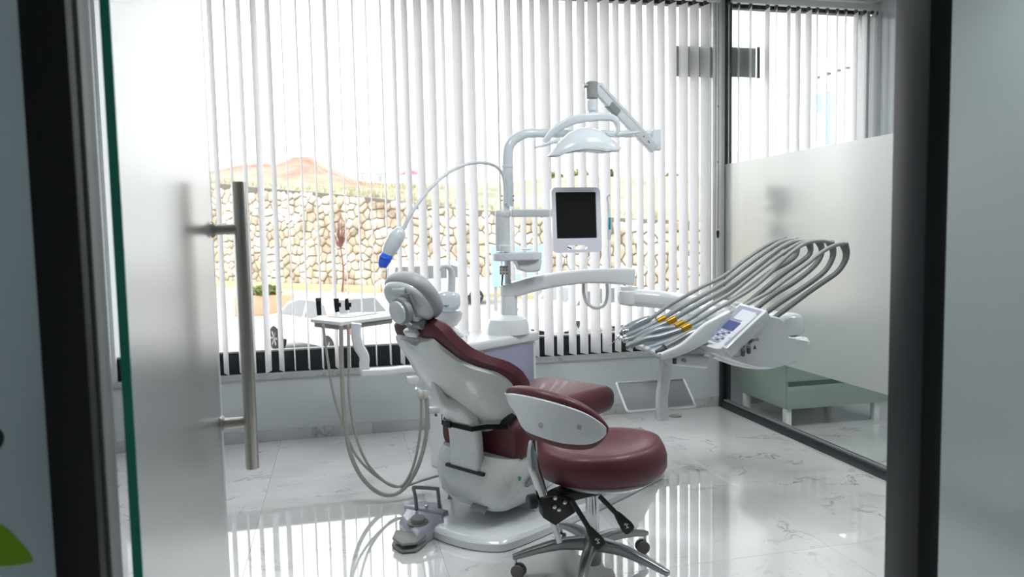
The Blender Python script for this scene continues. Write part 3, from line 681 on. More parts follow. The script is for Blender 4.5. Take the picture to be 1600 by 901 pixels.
# arm to monitor, canister and cup filler
cf = thing('cup_filler', 'white cup filler with cylinder and oval shelf mounted on the column', 'cup filler', U(793, 400, CY))
FYY = CY-.05
a, b = U(786, 392, FYY), U(786, 330, FYY)
obj('canister', MB().lathe([(.042, 0), (.043, .003), (.043, b.z-a.z), (.04, b.z-a.z+.004)], a, n=28), 'white2', cf)
obj('canister_cap', MB().lathe([(.044, 0), (.047, .006), (.047, .03), (.042, .038)], U(786, 339, FYY), n=28), 'white2', cf)
obj('monitor_bracket', MB().bar([U(800, 333, FYY), U(858, 333, FYY)], .04, .045, (0, 1, 0), 0, .3), 'white', cf, .004)
sc_ = U(808, 400, FYY-.04)
rr_ = []
for z, s in ((-.025, .93), (-.018, .99), (.012, 1.0), (.02, .985), (.022, .94), (.012, .92)):
    rr_.append([sc_+V((x*s, y*s, z)) for x, y in rrect(.145, .09, .085, 6)])
obj('shelf', MB().loft(rr_), 'white2', cf)
b0 = [sc_+V((-.02, -.06, -.02)), sc_+V((.138, -.06, -.02)), sc_+V((.125, -.06, -.088)), sc_+V((.055, -.06, -.095)), sc_+V((-.0, -.06, -.08))]
obj('shelf_box', MB().prism(b0, (0, .12, 0)), 'white', cf, .01, 3)
obj('round_cap', MB().lathe([(.029, 0), (.031, .003), (.031, .035), (.027, .04)], U(789, 393, FYY-.05)+V((0, 0, 0)), n=24), 'white', cf)
obj('dispenser_disc', MB().lathe([(.02, 0), (.03, .004), (.032, .01), (.02, .014)], U(823, 391, FYY-.05), n=24), 'white', cf)
obj('label_tag', MB().box(U(787, 422, FYY-.06), (.045, .02, .05)), 'paper', cf, .002)
for k in range(9):
    obj('print_mark', MB().box(U(782+k % 3*5, 417+k//3*5, FYY-.0705), (.007, .001, .006)), 'blk', cf)
obj('short_cable', MB().tube([U(786, 428, FYY-.06), U(785, 436, FYY-.06), U(784, 446, FYY-.05)], .004, 8), 'blk', cf)
# monitor
MY = CY-.14
mo = thing('monitor', 'white framed square monitor with black screen mounted right of the column', 'monitor', U(900, 345, MY))
c4 = [U(854, 288, MY), U(942, 289, MY), U(944, 397, MY), U(859, 400, MY)]
mc = sum(c4, V())/4; ax_ = ((c4[1]-c4[0])+(c4[2]-c4[3])).normalized(); upv = ((c4[0]-c4[3])+(c4[1]-c4[2])).normalized(); nn = ax_.cross(upv).normalized()
mw_, mh_ = .148, .188
fr0 = [mc+ax_*x+upv*y for x, y in rrect(mw_, mh_, .028, 5)]
# frame with screen opening and lower hand slot
def plate_with_holes(outer, holes, n_, t0, t1):
    # outer/holes are 2d lists; triangulated with bmesh
    bm = bmesh.new(); es = []
    for lp_ in [outer]+holes:
        vs = [bm.verts.new((x, y, 0)) for x, y in lp_]
        es += [bm.edges.new((vs[i], vs[(i+1) % len(vs)])) for i in range(len(vs))]
    bmesh.ops.triangle_fill(bm, use_beauty=True, use_dissolve=False, edges=es, normal=(0, 0, 1))
    r = bmesh.ops.extrude_face_region(bm, geom=list(bm.faces))
    for e in r['geom']:
        if isinstance(e, bmesh.types.BMVert): e.co.z += t1-t0
    mb = MB(); bm.verts.index_update(); mb.v = [v_.co+V((0, 0, t0)) for v_ in bm.verts]; mb.f = [tuple(v_.index for v_ in f.verts) for f in bm.faces]; bm.free()
    return mb
MM = Matrix((ax_, upv, nn)).transposed().to_4x4(); MM.translation = mc
scw, sch, scy = .122, .133, .028
slot = [(x-.002, y-.158) for x, y in rrect(.062, .0125, .0118, 5)]
pm = plate_with_holes(rrect(mw_, mh_, .028, 5), [[(x-.002, y+scy) for x, y in rrect(scw, sch, .003, 2)], slot], nn, -.018, .016)
obj('frame', pm.xf(MM), 'monwhite', mo)
obj('screen', MB().box((-.002, scy, .004), (scw*2, sch*2, .008)).xf(MM), 'screen', mo)
obj('back_cover', MB().box((-.002, scy, -.03), (scw*2.1, sch*2.0, .03)).xf(MM), 'white', mo, .008)
obj('button', MB().box((-.115, -.135, .0165), (.003, .003, .002)).xf(MM), 'dgrey', mo)
obj('pen', MB().tube([MM @ V((-.06, -.155, 0)), MM @ V((-.035, -.166, .004))], .004, 8, 0), 'blk', mo)
obj('cable', MB().tube([U(885, 396, MY+.03), U(886, 410, MY+.03), U(892, 422, MY+.02), U(905, 424, MY+.02), U(915, 412, MY+.02), U(922, 402, MY+.03)], .0025, 8), 'rail', mo)
# intraoral camera beside the monitor
ic = thing('intraoral_camera', 'slim white camera wand with blue keypad holstered on the monitor edge', 'camera', U(951, 350, MY))
obj('body', MB().tube([U(950, 313, MY), U(951, 330, MY), U(952, 345, MY), U(952, 362, MY), U(951, 374, MY)], [.005, .007, .012, .014, .008], 14), 'white', ic)
obj('keypad', MB().box(U(952.5, 349, MY-.013), (.014, .006, .07)), 'teal', ic, .002)
obj('tip', MB().tube([U(950, 315, MY), U(949, 308, MY), U(954, 303, MY-.01)], [.006, .006, .004], 10), 'white', ic)
obj('cable', MB().tube([U(951, 374, MY), U(951, 395, MY), U(952, 415, MY+.03), U(952, 440, MY+.1)], .003, 8), 'rail', ic)

# ------------------------------------------------------------------ spittoon
spy = L(.6, .62, 0).y
spt = thing('spittoon', 'white ceramic rinsing bowl with tap, half hidden behind the headrest', 'basin', U(700, 505, spy))
bc = U(697, 489, spy)
obj('bowl', MB().lathe([(.02, -.075), (.06, -.07), (.085, -.035), (.092, 0), (.094, .004), (.088, .004), (.08, -.03), (.05, -.055), (.01, -.06)], bc, n=32), 'white', spt)
obj('tap_body', MB().ell(U(700, 470, spy+.06), (.07, .05, .06), None, .7), 'bluegrey', spt)
obj('tap_spout', MB().tube([U(705, 460, spy+.05), U(706, 435, spy+.05), U(703, 419, spy+.03), U(692, 416, spy+.0), U(688, 422, spy)], [.022, .021, .015, .010, .008], 14), 'white2', spt)
obj('tap_ring', MB().lathe([(.02, 0), (.022, .003), (.02, .01)], U(696, 479, spy-.01), n=20), 'chrome', spt)
obj('bowl_support', MB().bar([U(700, 512, spy), U(722, 530, spy+.0), L(.50, .6, .73)], .1, .05, (0, 1, 0), 4, .4), 'white', spt)

# ------------------------------------------------------------------ swing arm
J1 = U(980, 436, CY-.22); sa = thing('swing_arm', 'long white arched arm carrying the instrument table out from the column', 'swing arm', cc)
zz = CY
pathA = [V((CX+.0, CY, U(797, 455, CY).z)), U(830, 444, CY-.04), U(870, 436, CY-.08), U(920, 431, CY-.14), U(965, 431, CY-.2), U(992, 432, CY-.24)]
obj('upper_arm', MB().bar(pathA, [.075, .085, .085, .08, .085, .075], [.09, .088, .085, .082, .095, .10], (0, 1, 0), 6, .18), 'white', sa)
obj('shoulder_cap', MB().lathe([(.048, 0), (.052, .004), (.052, .06), (.046, .068)], V((CX+.01, CY, U(797, 462, CY).z)), n=28), 'white', sa)
J = U(983, 464, CY-.24)
obj('elbow_joint', MB().lathe([(.045, -.045), (.062, -.035), (.068, 0), (.064, .035), (.05, .04), (.05, .062)], J, n=28), 'white', sa)
J2 = U(1228, 522, 3.36)
pathB = [J, U(1010, 466, CY-.3), U(1050, 470, CY-.4), U(1100, 478, 3.62), U(1160, 488, 3.5), U(1215, 500, 3.4)]
obj('lower_arm', MB().bar(pathB, [.09, .1, .1, .1, .1, .09], [.10, .10, .10, .10, .10, .09], (.5, .86, 0), 6, .35), 'white', sa)
obj('cable_loop', MB().tube([U(912, 440, CY-.1), U(912, 458, CY-.1), U(918, 474, CY-.1), U(931, 481, CY-.1), U(944, 476, CY-.1), U(949, 460, CY-.1), U(948, 440, CY-.12)], .010, 10), 'rail', sa)

# ================================================================== DELIVERY UNIT
TZ = .80; T0 = onZ(970, 527, TZ); T1 = onZ(1034, 555, TZ)
du = thing('instrument_table', 'white dental instrument table with control panel and six whip arms', 'instrument table', V((1.8, 3.2, TZ)))
bk = V((1, .05, 0)).normalized()   # towards the hose side
dl = (T1-T0)
# sloping instrument rest rising to the hose side
def TP(a, b, h=0): return T0+dl*b+bk*a+V((0, 0, a*.20+h))
rest = MB()
rng = []
for a, h in ((0, 0), (.06, .0), (.18, .008), (.30, .016), (.42, .028)):
    row = []
    for k in range(25):
        b = k/24; row.append(TP(a, b, h+.008*math.cos(b*12*PI)-.004))
    rng.append(row)
def slab(rows, th):
    mb = MB(); R = [r+[p-V((0, 0, th)) for p in reversed(r)] for r in rows]; return mb.loft(R)
obj('instrument_rest', slab(rng, .012), 'traygrey', du)
obj('front_lip', MB().bar([TP(-.008, -.02, .004), TP(-.008, 1.02, .004)], .02, .022, (1, 0, .2), 0, .3), 'white', du)
obj('side_lip', MB().bar([TP(-.01, 1.02, .0), TP(.1, 1.03, .01), TP(.22, 1.03, .05), TP(.34, 1.03, .07)], .025, [.03, .05, .085, .10], (0, 1, 0), 6, .4), 'white', du)
obj('back_hood', MB().bar([TP(.46, -.05, .02), TP(.47, .5, .03), TP(.46, 1.0, .03)], .16, .09, (1, 0, 0), 6, .35), 'white', du)
obj('under_tray', MB().bar([TP(.10, .5, -.045), TP(.30, .5, -.05), TP(.48, .5, -.03)], .44, [.03, .06, .07], (0, 1, 0), 4, .3), 'white2', du)
# control console on the near side
KY = 2.86
con = [(1102, 540), (1112, 552), (1135, 562), (1165, 570), (1200, 569), (1228, 560), (1244, 545), (1246, 528), (1214, 522), (1212, 505), (1200, 492), (1180, 487), (1162, 486)]
P = [U(x, y, KY+.16) for x, y in con]
CQ = [U(x, y, KY) for x, y in con]
co = MB()
def ringc(Y, shrink, dz=0):
    R = [U(x, y, KY+.1) for x, y in con]; c = sum(R, V())/len(R)
    return [V((c.x+(p.x-c.x)*shrink, Y, c.z+(p.z-c.z)*shrink)) for p in R]
co.loft([ringc(KY, .93), ringc(KY+.015, .985), ringc(KY+.04, 1), ringc(KY+.2, 1), ringc(KY+.26, .97)])
obj('console', co, 'white', du)
sub_ = [(1105, 548), (1125, 560), (1150, 566), (1185, 569), (1215, 566), (1235, 556), (1245, 535), (1244, 520), (1250, 500), (1240, 490), (1222, 487), (1205, 490)]
# rounded rear block & lower bowl
J3 = U(1232, 505, 3.3)
obj('rear_block', MB().ell(U(1226, 506, 3.30), (.075, .1, .06), None, .6), 'white', du)
obj('rear_pivot', MB().lathe([(.05, -.10), (.075, -.08), (.08, -.03), (.07, -.005), (.072, 0)], U(1228, 524, 3.28), n=28), 'white', du)
obj('lower_shell', MB().bar([U(1108, 548, 3.1), U(1140, 558, 3.08), U(1180, 562, 3.06), U(1215, 553, 3.08), U(1238, 535, 3.12)], .2, [.05, .06, .065, .07, .06], (0, 1, 0), 6, .45), 'white', du)
# sloped touch panel on top of the console, tilted to the user
q = [U(1160, 483, KY+.14), U(1199, 494, KY), U(1130, 549, KY-.012), U(1103, 537, KY+.13)]
q[2] = q[1]+(q[3]-q[0])*1.0
nq = (q[1]-q[0]).cross(q[3]-q[0]).normalized(); nq = nq if nq.y < 0 or nq.z > 0 else -nq
if nq.z < 0: nq = -nq
def Q(a, b, h=0):
    h += .024
    return q[0]*(1-a)*(1-b)+q[1]*a*(1-b)+q[2]*a*b+q[3]*(1-a)*b+nq*h
obj('panel_bed', MB().prism([Q(-.04, -.04, -.05), Q(1.04, -.04, -.05), Q(1.04, 1.03, -.05), Q(-.04, 1.03, -.05)], nq*.058), 'white', du, .006)
pn = obj('touch_panel', MB().prism([Q(.04, .02, .008), Q(.93, .02, .008), Q(.93, .97, .008), Q(.04, .97, .008)], nq*.002), 'keys', du)
obj('display', MB().prism([Q(.28, .1, .0105), Q(.85, .1, .0105), Q(.85, .36, .0105), Q(.28, .36, .0105)], nq*.001), 'lcd', pn)
obj('display', MB().prism([Q(.15, .42, .0105), Q(.75, .42, .0105), Q(.75, .64, .0105), Q(.15, .64, .0105)], nq*.001), 'lcdblue', pn)
for i in range(5):
    for j in range(5):
        a, b = .14+i*.15, .68+j*.055
        obj('key', MB().prism([Q(a, b, .0102), Q(a+.09, b, .0102), Q(a+.09, b+.03, .0102), Q(a, b+.03, .0102)], nq*.0015), 'lcd' if (i+j) % 3 else 'lcdblue', pn)
# console toggles and lettering
KF = KY-.001
for x, y in ((1161, 549), (1170, 545)):
    obj('toggle', MB().tube([U(x, y+6, KF), U(x, y-3, KF-.012)], .0085, 12, 0), 'dgrey', du)
    obj('toggle_dot', MB().lathe([(.005, 0), (.005, .002)], U(x+1, y-8, KF), (0, -1, 0), 10), 'grey', du)
text_mesh('ANS', .019, U(1180, 531, KF-.001), (1, 0, .12), (0, 0, 1), 'dgrey', du)
obj('swoosh_mark', MB().prism([U(1168, 536, KF-.001), U(1174, 529, KF-.001), U(1175, 535, KF-.001)], (0, -.0006, 0)), 'dgrey', du)
obj('arrow_mark', MB().prism([U(1176.5, 545, KF-.001), U(1179.5, 539, KF-.001), U(1182, 545, KF-.001)], (0, -.0006, 0)), 'dgrey', du)
arc = [U(1151+9*math.cos(a), 549+8*math.sin(a), KF-.001) for a in [x*.5-2.6 for x in range(11)]]
obj('dial_arc', MB().tube(arc, .0008, 5, 2), 'dgrey', du)
# knobs under tray
obj('toggle', MB().tube([U(1054, 568, 3.0), U(1054, 560, 3.0)], .0095, 12, 0), 'dgrey', du)
obj('toggle', MB().lathe([(.008, 0), (.008, .02)], U(1067, 562, 3.0), (0, -1, 0), 12), 'steel', du)
obj('toggle_block', MB().bar([U(1045, 560, 3.06), U(1100, 565, 3.06)], .08, .055, (0, 1, 0), 0, .3), 'white', du)
# hanging post and sheet tray
PY = 3.17
po = thing('tray_support', 'white post with flat grey tray hanging under the instrument table', 'tray', U(1037, 650, PY))
obj('post', MB().bar([U(1041, 556, PY), U(1038, 590, PY), U(1034, 620, PY), U(1034, 655, PY)], [.055, .05, .05, .055], [.05, .048, .05, .052], (0, 1, 0), 4, .25), 'white', po)
c = [onP(963, 598, V((1.4, 3.44, .58)), V((0, -.29, 1)).normalized()), onP(1068, 592, V((1.4, 3.44, .58)), V((0, -.29, 1)).normalized()), onP(1087, 634, V((1.4, 3.44, .58)), V((0, -.29, 1)).normalized()), onP(980, 643, V((1.4, 3.44, .58)), V((0, -.29, 1)).normalized())]
if c[3].y < PY+.03:
    pass
obj('tray_sheet', MB().prism(c, (0, 0, -.004)), 'sheet', po)
rimp = []
for i in range(4):
    p, n_, pv = c[i], c[(i+1) % 4], c[i-1]
    rimp += [p+(pv-p).normalized()*.03, p+((pv-p).normalized()+(n_-p).normalized())*.006, p+(n_-p).normalized()*.03]
rp_ = spline(rimp, 3, True); rp_.append(rp_[0])
obj('tray_rim', MB().tube(rp_, .006, 8, 0), 'rimw', po)
# whip arms + handpieces
def z8(x, y): return 930+x/3.0025, 360+y/3.0025
HY = [3.00, 3.08, 3.16, 3.24, 3.33, 3.42]
WH = [[(840, 410), (920, 350), (1000, 290), (1080, 235), (1135, 195), (1168, 150), (1178, 105), (1166, 62)],
      [(798, 388), (880, 330), (960, 278), (1040, 222), (1085, 180), (1112, 130), (1115, 90), (1100, 55)],
      [(752, 368), (840, 300), (930, 245), (1000, 192), (1045, 145), (1062, 105), (1060, 75), (1048, 48)],
      [(690, 360), (780, 285), (880, 205), (960, 150), (1000, 118), (1010, 95), (1008, 75), (1000, 52)],
      [(620, 345), (720, 270), (820, 195), (900, 150), (940, 118), (948, 90), (945, 65), (935, 44)],
      [(560, 330), (660, 255), (760, 180), (840, 125), (885, 105), (898, 85), (895, 60), (882, 40)]]
HO = [[(1166, 60), (1135, 66), (1090, 85), (1045, 115), (990, 160), (900, 225), (820, 285), (740, 330), (650, 380), (560, 420), (480, 470)],
      [(1100, 55), (1060, 48), (1005, 55), (955, 78), (890, 130), (820, 200), (740, 268), (640, 330), (560, 375), (470, 430), (420, 458)],
      [(1048, 48), (1010, 50), (950, 65), (890, 100), (820, 150), (730, 220), (640, 290), (540, 350), (450, 410), (390, 445)],
      [(1000, 52), (940, 52), (880, 75), (810, 125), (730, 190), (640, 255), (560, 305), (470, 355), (400, 395), (352, 425)],
      [(935, 44), (890, 50), (840, 72), (770, 120), (690, 180), (610, 240), (520, 295), (430, 345), (360, 385), (305, 422)],
      [(882, 40), (840, 52), (780, 85), (700, 140), (600, 215), (500, 265), (400, 320), (340, 355), (300, 385), (260, 412)]]
HPp = [[(480, 470), (440, 490), (330, 552), (318, 560), (285, 570)],
       [(420, 458), (400, 468), (300, 500), (240, 510), (160, 540), (158, 548)],
       [(390, 445), (370, 456), (290, 470), (210, 510), (170, 540), (160, 550)],
       [(352, 425), (330, 436), (250, 470), (190, 500), (145, 512)],
       [(305, 422), (285, 432), (220, 465), (160, 490), (140, 500)],
       [(260, 412), (240, 420), (190, 445), (155, 468), (128, 480)]]
lab = ['grey handpiece nearest the control panel with a dark nozzle tip', 'gold-collared handpiece, second from the control panel', 'gold-collared handpiece, third from the control panel',
       'gold-collared handpiece, fourth from the control panel', 'gold-collared handpiece, fifth from the control panel', 'thick silver syringe handpiece farthest from the control panel with a thin steel tip']
for i in range(6):
    y = HY[i]
    wp = [U(*z8(*p), y) for p in WH[i]]
    w = obj('whip_arm', MB().tube(wp, [.0125]*5+[.013, .016, .021], 12), 'whip', du)
    obj('whip_cap', MB().ell(wp[-1], (.021, .015, .007), n=14, m=8), 'dgrey', w)
    h = thing('handpiece', lab[i], 'handpiece', U(*z8(*HPp[i][0]), y), 0, 'handpieces on the instrument table')
    ho = [U(*z8(*p), y-.012) for p in HO[i]]
    obj('hose', MB().tube(ho, .0098 if i not in (3, 4) else .0125, 10, 5), 'hose', h)
    hh = [U(*z8(*p), y-.012) for p in HPp[i]]
    if i == 0:
        obj('body', MB().tube([hh[0], hh[1], hh[2]], [.012, .020, .020], 16), 'alu2', h)
        obj('nozzle', MB().tube([hh[2], hh[3], hh[4]], [.022, .017, .009], 14), 'dgrey', h)
    elif i == 5:
        obj('body', MB().tube(hh, [.013, .021, .027, .030, .025], 16), 'hp', h)
        obj('syringe_head', MB().ell(hh[-1]+V((.01, -.01, .005)), (.030, .026, .024)), 'chrome', h)
        obj('steel_tip', MB().tube([hh[-1], U(952, 541, y-.02)], [.003, .0015], 8, 0), 'steel', h)
    else:
        a_, b_ = hh[0], hh[1]
        obj('body', MB().tube(hh, [.014, .013]+[.0155]*(len(hh)-4)+[.013, .010] if len(hh) > 4 else .013, 14), 'hp', h)
        d_ = (b_-a_).normalized()
        obj('gold_collar', MB().lathe([(.015, -.03), (.0175, -.027), (.0175, .015), (.015, .018)], a_, d_, 14), 'gold', h, label='gold coupling collar')
        obj('head', MB().ell(hh[-1], (.013, .012, .012), n=12, m=8), 'chrome', h)

# ================================================================== ASSISTANT TRAY
AY = 3.72
at_ = thing('assistant_tray', 'small white side tray on a bent arm left of the headrest', 'tray', U(545, 500, AY))
tpz = [U(486, 500, AY-.06), U(532, 506, AY-.14), U(614, 492, AY-.06), U(560, 488, AY+.12)]
tz = sum(p.z for p in tpz)/4
a0, a1, a2, a3 = onZ(486, 499, .885), onZ(530, 502, .885), onZ(616, 492, .885), onZ(560, 484, .885)
def flat(p): return V((p.x, p.y, .885))
pl_ = [onZ(x, y, .885) for x, y in ((485, 498), (497, 493), (560, 487), (616, 487), (618, 492), (532, 503))]
obj('tray_top', MB().prism(pl_, (0, 0, -.02)), 'white', at_, .004)
obj('tray_lining', MB().prism([onZ(x, y, .8855) for x, y in ((512, 495), (560, 489.5), (590, 489.5), (548, 496))], (0, 0, .002)), 'sheet', at_)
c_ = sum(pl_, V())/6
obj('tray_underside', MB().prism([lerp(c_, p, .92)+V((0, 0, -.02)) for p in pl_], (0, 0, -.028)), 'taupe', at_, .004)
obj('bent_arm', MB().bar([U(557, 505, AY), U(556, 520, AY), U(560, 540, AY), U(569, 556, AY), U(569, 572, AY), U(572, 584, AY)], .05, [.05, .048, .05, .05, .05, .055], (0, 1, 0), 5, .2), 'white', at_)
obj('lower_arm', MB().bar([U(566, 582, AY), U(610, 580, AY), U(642, 577, AY), U(700, 586, AY+.05)], .055, [.04, .04, .035, .04], (0, 1, 0), 4, .25), 'white', at_)
obj('arm_block', MB().box(U(645, 594, AY), (.06, .05, .04)), 'white2', at_, .004)
for i, (x, y0_, y1_) in enumerate(((498, 491, 468), (526, 486, 466), (542, 483, 466))):
    t = thing('suction_holder', ['plain black suction handle at the left end of the side tray', 'black suction handle with side lever, middle of the side tray', 'narrow black suction handle, right one on the side tray'][i], 'suction handle', U(x, y0_, AY-.02), 0, 'suction handles on the side tray')
    yy = AY-.02
    obj('handle', MB().tube([U(x+1, y0_+1, yy), U(x, (y0_+y1_)/2, yy), U(x-.5, y1_, yy)], [.011, .012, .013] if i < 2 else [.011, .011, .007], 14), 'blk', t)
    if i: obj('lever', MB().box(U(x+5, y1_+10, yy), (.012, .012, .022)), 'blk', t, .003)
    else: obj('cap', MB().lathe([(.014, 0), (.014, .012), (.011, .016)], U(x-.5, 470, yy)), 'dgrey', t)
    top = [(505, 507), (533, 508), (544, 508)][i]
    a = [[(505, 507), (511, 555), (520, 610), (533, 655), (556, 710), (590, 745), (625, 760), (660, 750), (690, 742), (712, 742)],
         [(533, 508), (534, 570), (537, 640), (545, 700), (565, 745), (595, 771), (625, 768), (650, 735), (664, 690), (668, 650), (665, 612)],
         [(544, 508), (545, 570), (546, 620), (556, 680), (575, 725), (605, 755), (628, 758), (645, 730), (655, 685), (658, 640), (657, 612)]][i]
    rr = [.0065, .0105, .007][i]
    obj('hose', MB().tube([U(px, py, AY-.05+.02*k*0) for k, (px, py) in enumerate(a)], rr, 10), 'hosebeige', t)
    if i: obj('hose_connector', MB().lathe([(.013, 0), (.015, .005), (.015, .03), (.011, .04)], U([0, 665, 657][i], 622, AY-.05), n=16), 'paper', t)
hk = thing('hose_bracket', 'white bracket holding two beige hose ends under the chair back', 'bracket', U(668, 610, AY))
obj('arm', MB().bar([U(650, 606, AY), U(672, 622, AY), U(688, 638, AY-.02)], .035, .012, (0, 1, 0), 3, .3), 'white2', hk)
obj('block', MB().box(U(676, 640, AY-.03), (.065, .035, .03)), 'white2', hk, .003)
obj('knob', MB().box(U(681, 648, AY-.05), (.012, .02, .012)), 'dgrey', hk, .002)

# ================================================================== FOOT PEDAL
fp = thing('foot_control', 'lavender-grey foot control pedal with a wire bar on the floor, left of the chair base', 'foot pedal', (.33, 3.25, 0))
AX = V((.80, .60, 0)).normalized()   # toward the back right
fwd = V((.45, .89, 0)).normalized(); sd_ = V((.89, -.45, 0))
bp_ = [onZ(632, 842, 0), onZ(690, 852-12, 0)]
F = [onZ(x, y, 0) for x, y in ((624, 826), (634, 806), (642, 797), (694, 800), (699, 836), (678, 842), (652, 858))]
fcx = sum(F, V())/len(F)
mb = MB(); mb.loft([[lerp(fcx, p, s)+V((0, 0, z)) for p in F] for z, s in ((.0, .97), (.006, 1), (.03, 1), (.055, .9), (.062, .8))])
obj('housing', mb, 'pedal', fp, .004)
obj('raised_back', MB().bar([onZ(636, 800, .03), onZ(697, 812, .03)], .05, .085, (0, 1, 0), 0, .25), 'pedal', fp, .006)
obj('round_button', MB().lathe([(.048, 0), (.048, .008), (.034, .012), (.034, .02), (.03, .028), (.0, .030)], onZ(653, 817, .060), (.05, -.12, 1), 28), 'peddk', fp)
for z, s in ((.004, 1), (.034, .95)):
    T = [onZ(x, y, 0) for x, y in ((612, 855), (618, 842), (650, 846), (668, 850), (660, 857), (650, 864), (628, 866))]
    c0 = sum(T, V())/len(T)
    obj('toe_plate', MB().prism([lerp(c0, p, s)+V((0, .0, z)) for p in T], (0, 0, .012)), 'peddk', fp, .003)
hz1, hz2 = onZ(650, 797, .06), onZ(686, 799, .06)
YB = (hz1.y+hz2.y)/2
obj('wire_bar', MB().tube([U(651, 797, YB), U(649, 775, YB), U(646, 762, YB), U(650, 761, YB), U(680, 763, YB), U(684, 765, YB), U(687, 799, YB)], .0085, 12, 3), 'grey', fp)
obj('thumb_screw', MB().lathe([(.004, 0), (.004, .015), (.009, .018), (.009, .028), (.003, .03)], onZ(667, 798, .06)), 'chrome', fp)
obj('cable', MB().tube([onZ(694, 795, .03), onZ(700, 785, .03), U(704, 770, 3.5), U(702, 752, 3.5), U(700, 742, 3.45)], .011, 10), 'hosebeige', fp)

# ================================================================== STOOL
SC = V((.93, 2.67, 0))
so = thing('operator_stool', 'burgundy five-star operator stool with curved side support, nearest the doorway', 'stool', SC)
sc2 = V((.985, 2.71, 0))
rings = []
for z, s in ((.385, .80), (.397, .93), (.425, 1.0), (.465, 1.0), (.50, .96), (.516, .90)):
    rings.append([V((sc2.x+math.cos(a)*.262*s, sc2.y+math.sin(a)*.225*s, z+(.012*math.cos(a) if z > .5 else 0))) for a in [2*PI*k/40 for k in range(40)]])
for s, dz in ((.80, .519), (.66, .510), (.5, .494), (.3, .484), (.1, .482), (.01, .482)):
    rings.append([V((sc2.x+math.cos(a)*.262*s, sc2.y+math.sin(a)*.225*s, dz+.014*max(0, math.cos(a))*s)) for a in [2*PI*k/40 for k in range(40)]])
obj('seat_cushion', MB().loft(rings), 'red', so, smooth=60)
obj('seat_pan', MB().lathe([(.13, .362), (.19, .372), (.212, .388), (.2, .40)], sc2, n=40), 'white', so)
obj('mechanism', MB().bar([V((.72, 2.60, .33)), V((.80, 2.63, .35)), V((.93, 2.67, .352)), V((1.0, 2.69, .352))], [.05, .09, .11, .08], [.06, .04, .03, .02], (-.3, .95, 0), 4, .2), 'blk', so)
hk_ = U(858, 778, 2.55)
obj('pivot_block', MB().prism([U(x, y, 2.60) for x, y in ((838, 770), (862, 766), (895, 778), (892, 792), (861, 812), (842, 800))], (0, -.06, 0)), 'blk', so, .006)
obj('tension_knob', MB().lathe([(.024, 0), (.028, .004), (.028, .03), (.024, .034)], U(838, 782, 2.58), (-1, -.1, 0), 12), 'blk', so)
for x, y in ((867, 777), (866, 791), (873, 795), (882, 784)):
    obj('bolt', MB().lathe([(.008, 0), (.008, .006), (.004, .008)], U(x, y, 2.54), (0, -1, 0), 12), 'chrome', so)
obj('support_tube', MB().tube([U(833, 688, 2.60), U(832, 705, 2.59), U(834, 730, 2.58), U(841, 752, 2.575), U(850, 780, 2.57)], [.014, .021, .0225, .022, .021], 16), 'chrome', so)
obj('guide_rod', MB().tube([U(862, 808, 2.57), U(874, 846, 2.57)], .012, 14, 0), 'chrome', so)
# levers
for (p, q2, r2) in (((893, 781), (922, 828), (938, 852)), ((937, 775), (966, 805), (984, 828))):
    Ya = 2.5 if p[0] < 900 else 2.56
    lv = obj('lever', MB().bar([U(*p, Ya), U(*q2, Ya-.01)], .014, .019, (0, 1, 0), 0, .3), 'blk', so)
    a, b = U(*q2, Ya-.01), U(*r2, Ya-.015)
    obj('lever_grip', MB().bar([lerp(a, b, -.15), lerp(a, b, .25), lerp(a, b, .75), lerp(a, b, 1.0), lerp(a, b, 1.08)], [.014, .018, .018, .016, .012], [.022, .036, .05, .044, .02], (0, 1, 0), 4, .4), 'blk', lv)
    c1 = lerp(a, b, .62)+V((0, -.0105, 0)); dd = (b-a).normalized(); ee = V((-dd.z, 0, dd.x))
    ic_ = MB()
    for (s_, e_) in (((-.012, 0), (.012, 0)), ((-.008, -.006), (-.008, .006)), ((.006, -.008), (.010, .004)), ((.0, 0), (-.002, .010))):
        ic_.bar([c1+dd*s_[0]+ee*s_[1], c1+dd*e_[0]+ee*e_[1]], .001, .0025, (0, 1, 0), 0, .2)
    obj('grip_symbol', ic_, 'rimw', lv)
# gas column and star base
obj('gas_column', MB().lathe([(.022, .12), (.026, .125), (.026, .335), (.02, .34), (.02, .37)], SC, n=24), 'chrome', so)
obj('column_collar', MB().lathe([(.029, .325), (.033, .327), (.033, .338), (.028, .34)], SC, n=24), 'blk', so)
obj('base_hub', MB().lathe([(.03, .045), (.033, .05), (.036, .14), (.03, .165)], SC, n=24), 'alu2', so)
def stoolleg(a):
    d = V((math.cos(a), math.sin(a), 0)); s = V((-d.y, d.x, 0)); R = .305
    lg = obj('leg', MB().bar([SC+d*.02+V((0, 0, .128)), SC+d*.12+V((0, 0, .128)), SC+d*.22+V((0, 0, .108)), SC+d*(R-.005)+V((0, 0, .085)), SC+d*(R+.012)+V((0, 0, .082))], [.05, .042, .034, .026, .018], [.055, .042, .03, .022, .016], s, 5, .3), 'alu2', so)
    tip = SC+d*R
    obj('caster_stem', MB().lathe([(.006, .045), (.006, .08)], tip, n=10), 'chrome', lg)
    w = V((math.cos(a+1.1), math.sin(a+1.1), 0)); w2 = V((-w.y, w.x, 0)); c = tip+w2*.012+V((0, 0, .027))
    for k in (-1, 1): obj('caster', MB().lathe([(.020, 0), (.027, .004), (.027, .015), (.022, .018)], c+w*(.003*k if k > 0 else -.003), w*k, 20), 'caster', lg)
for k in range(5): stoolleg(math.radians(-47+72*k))
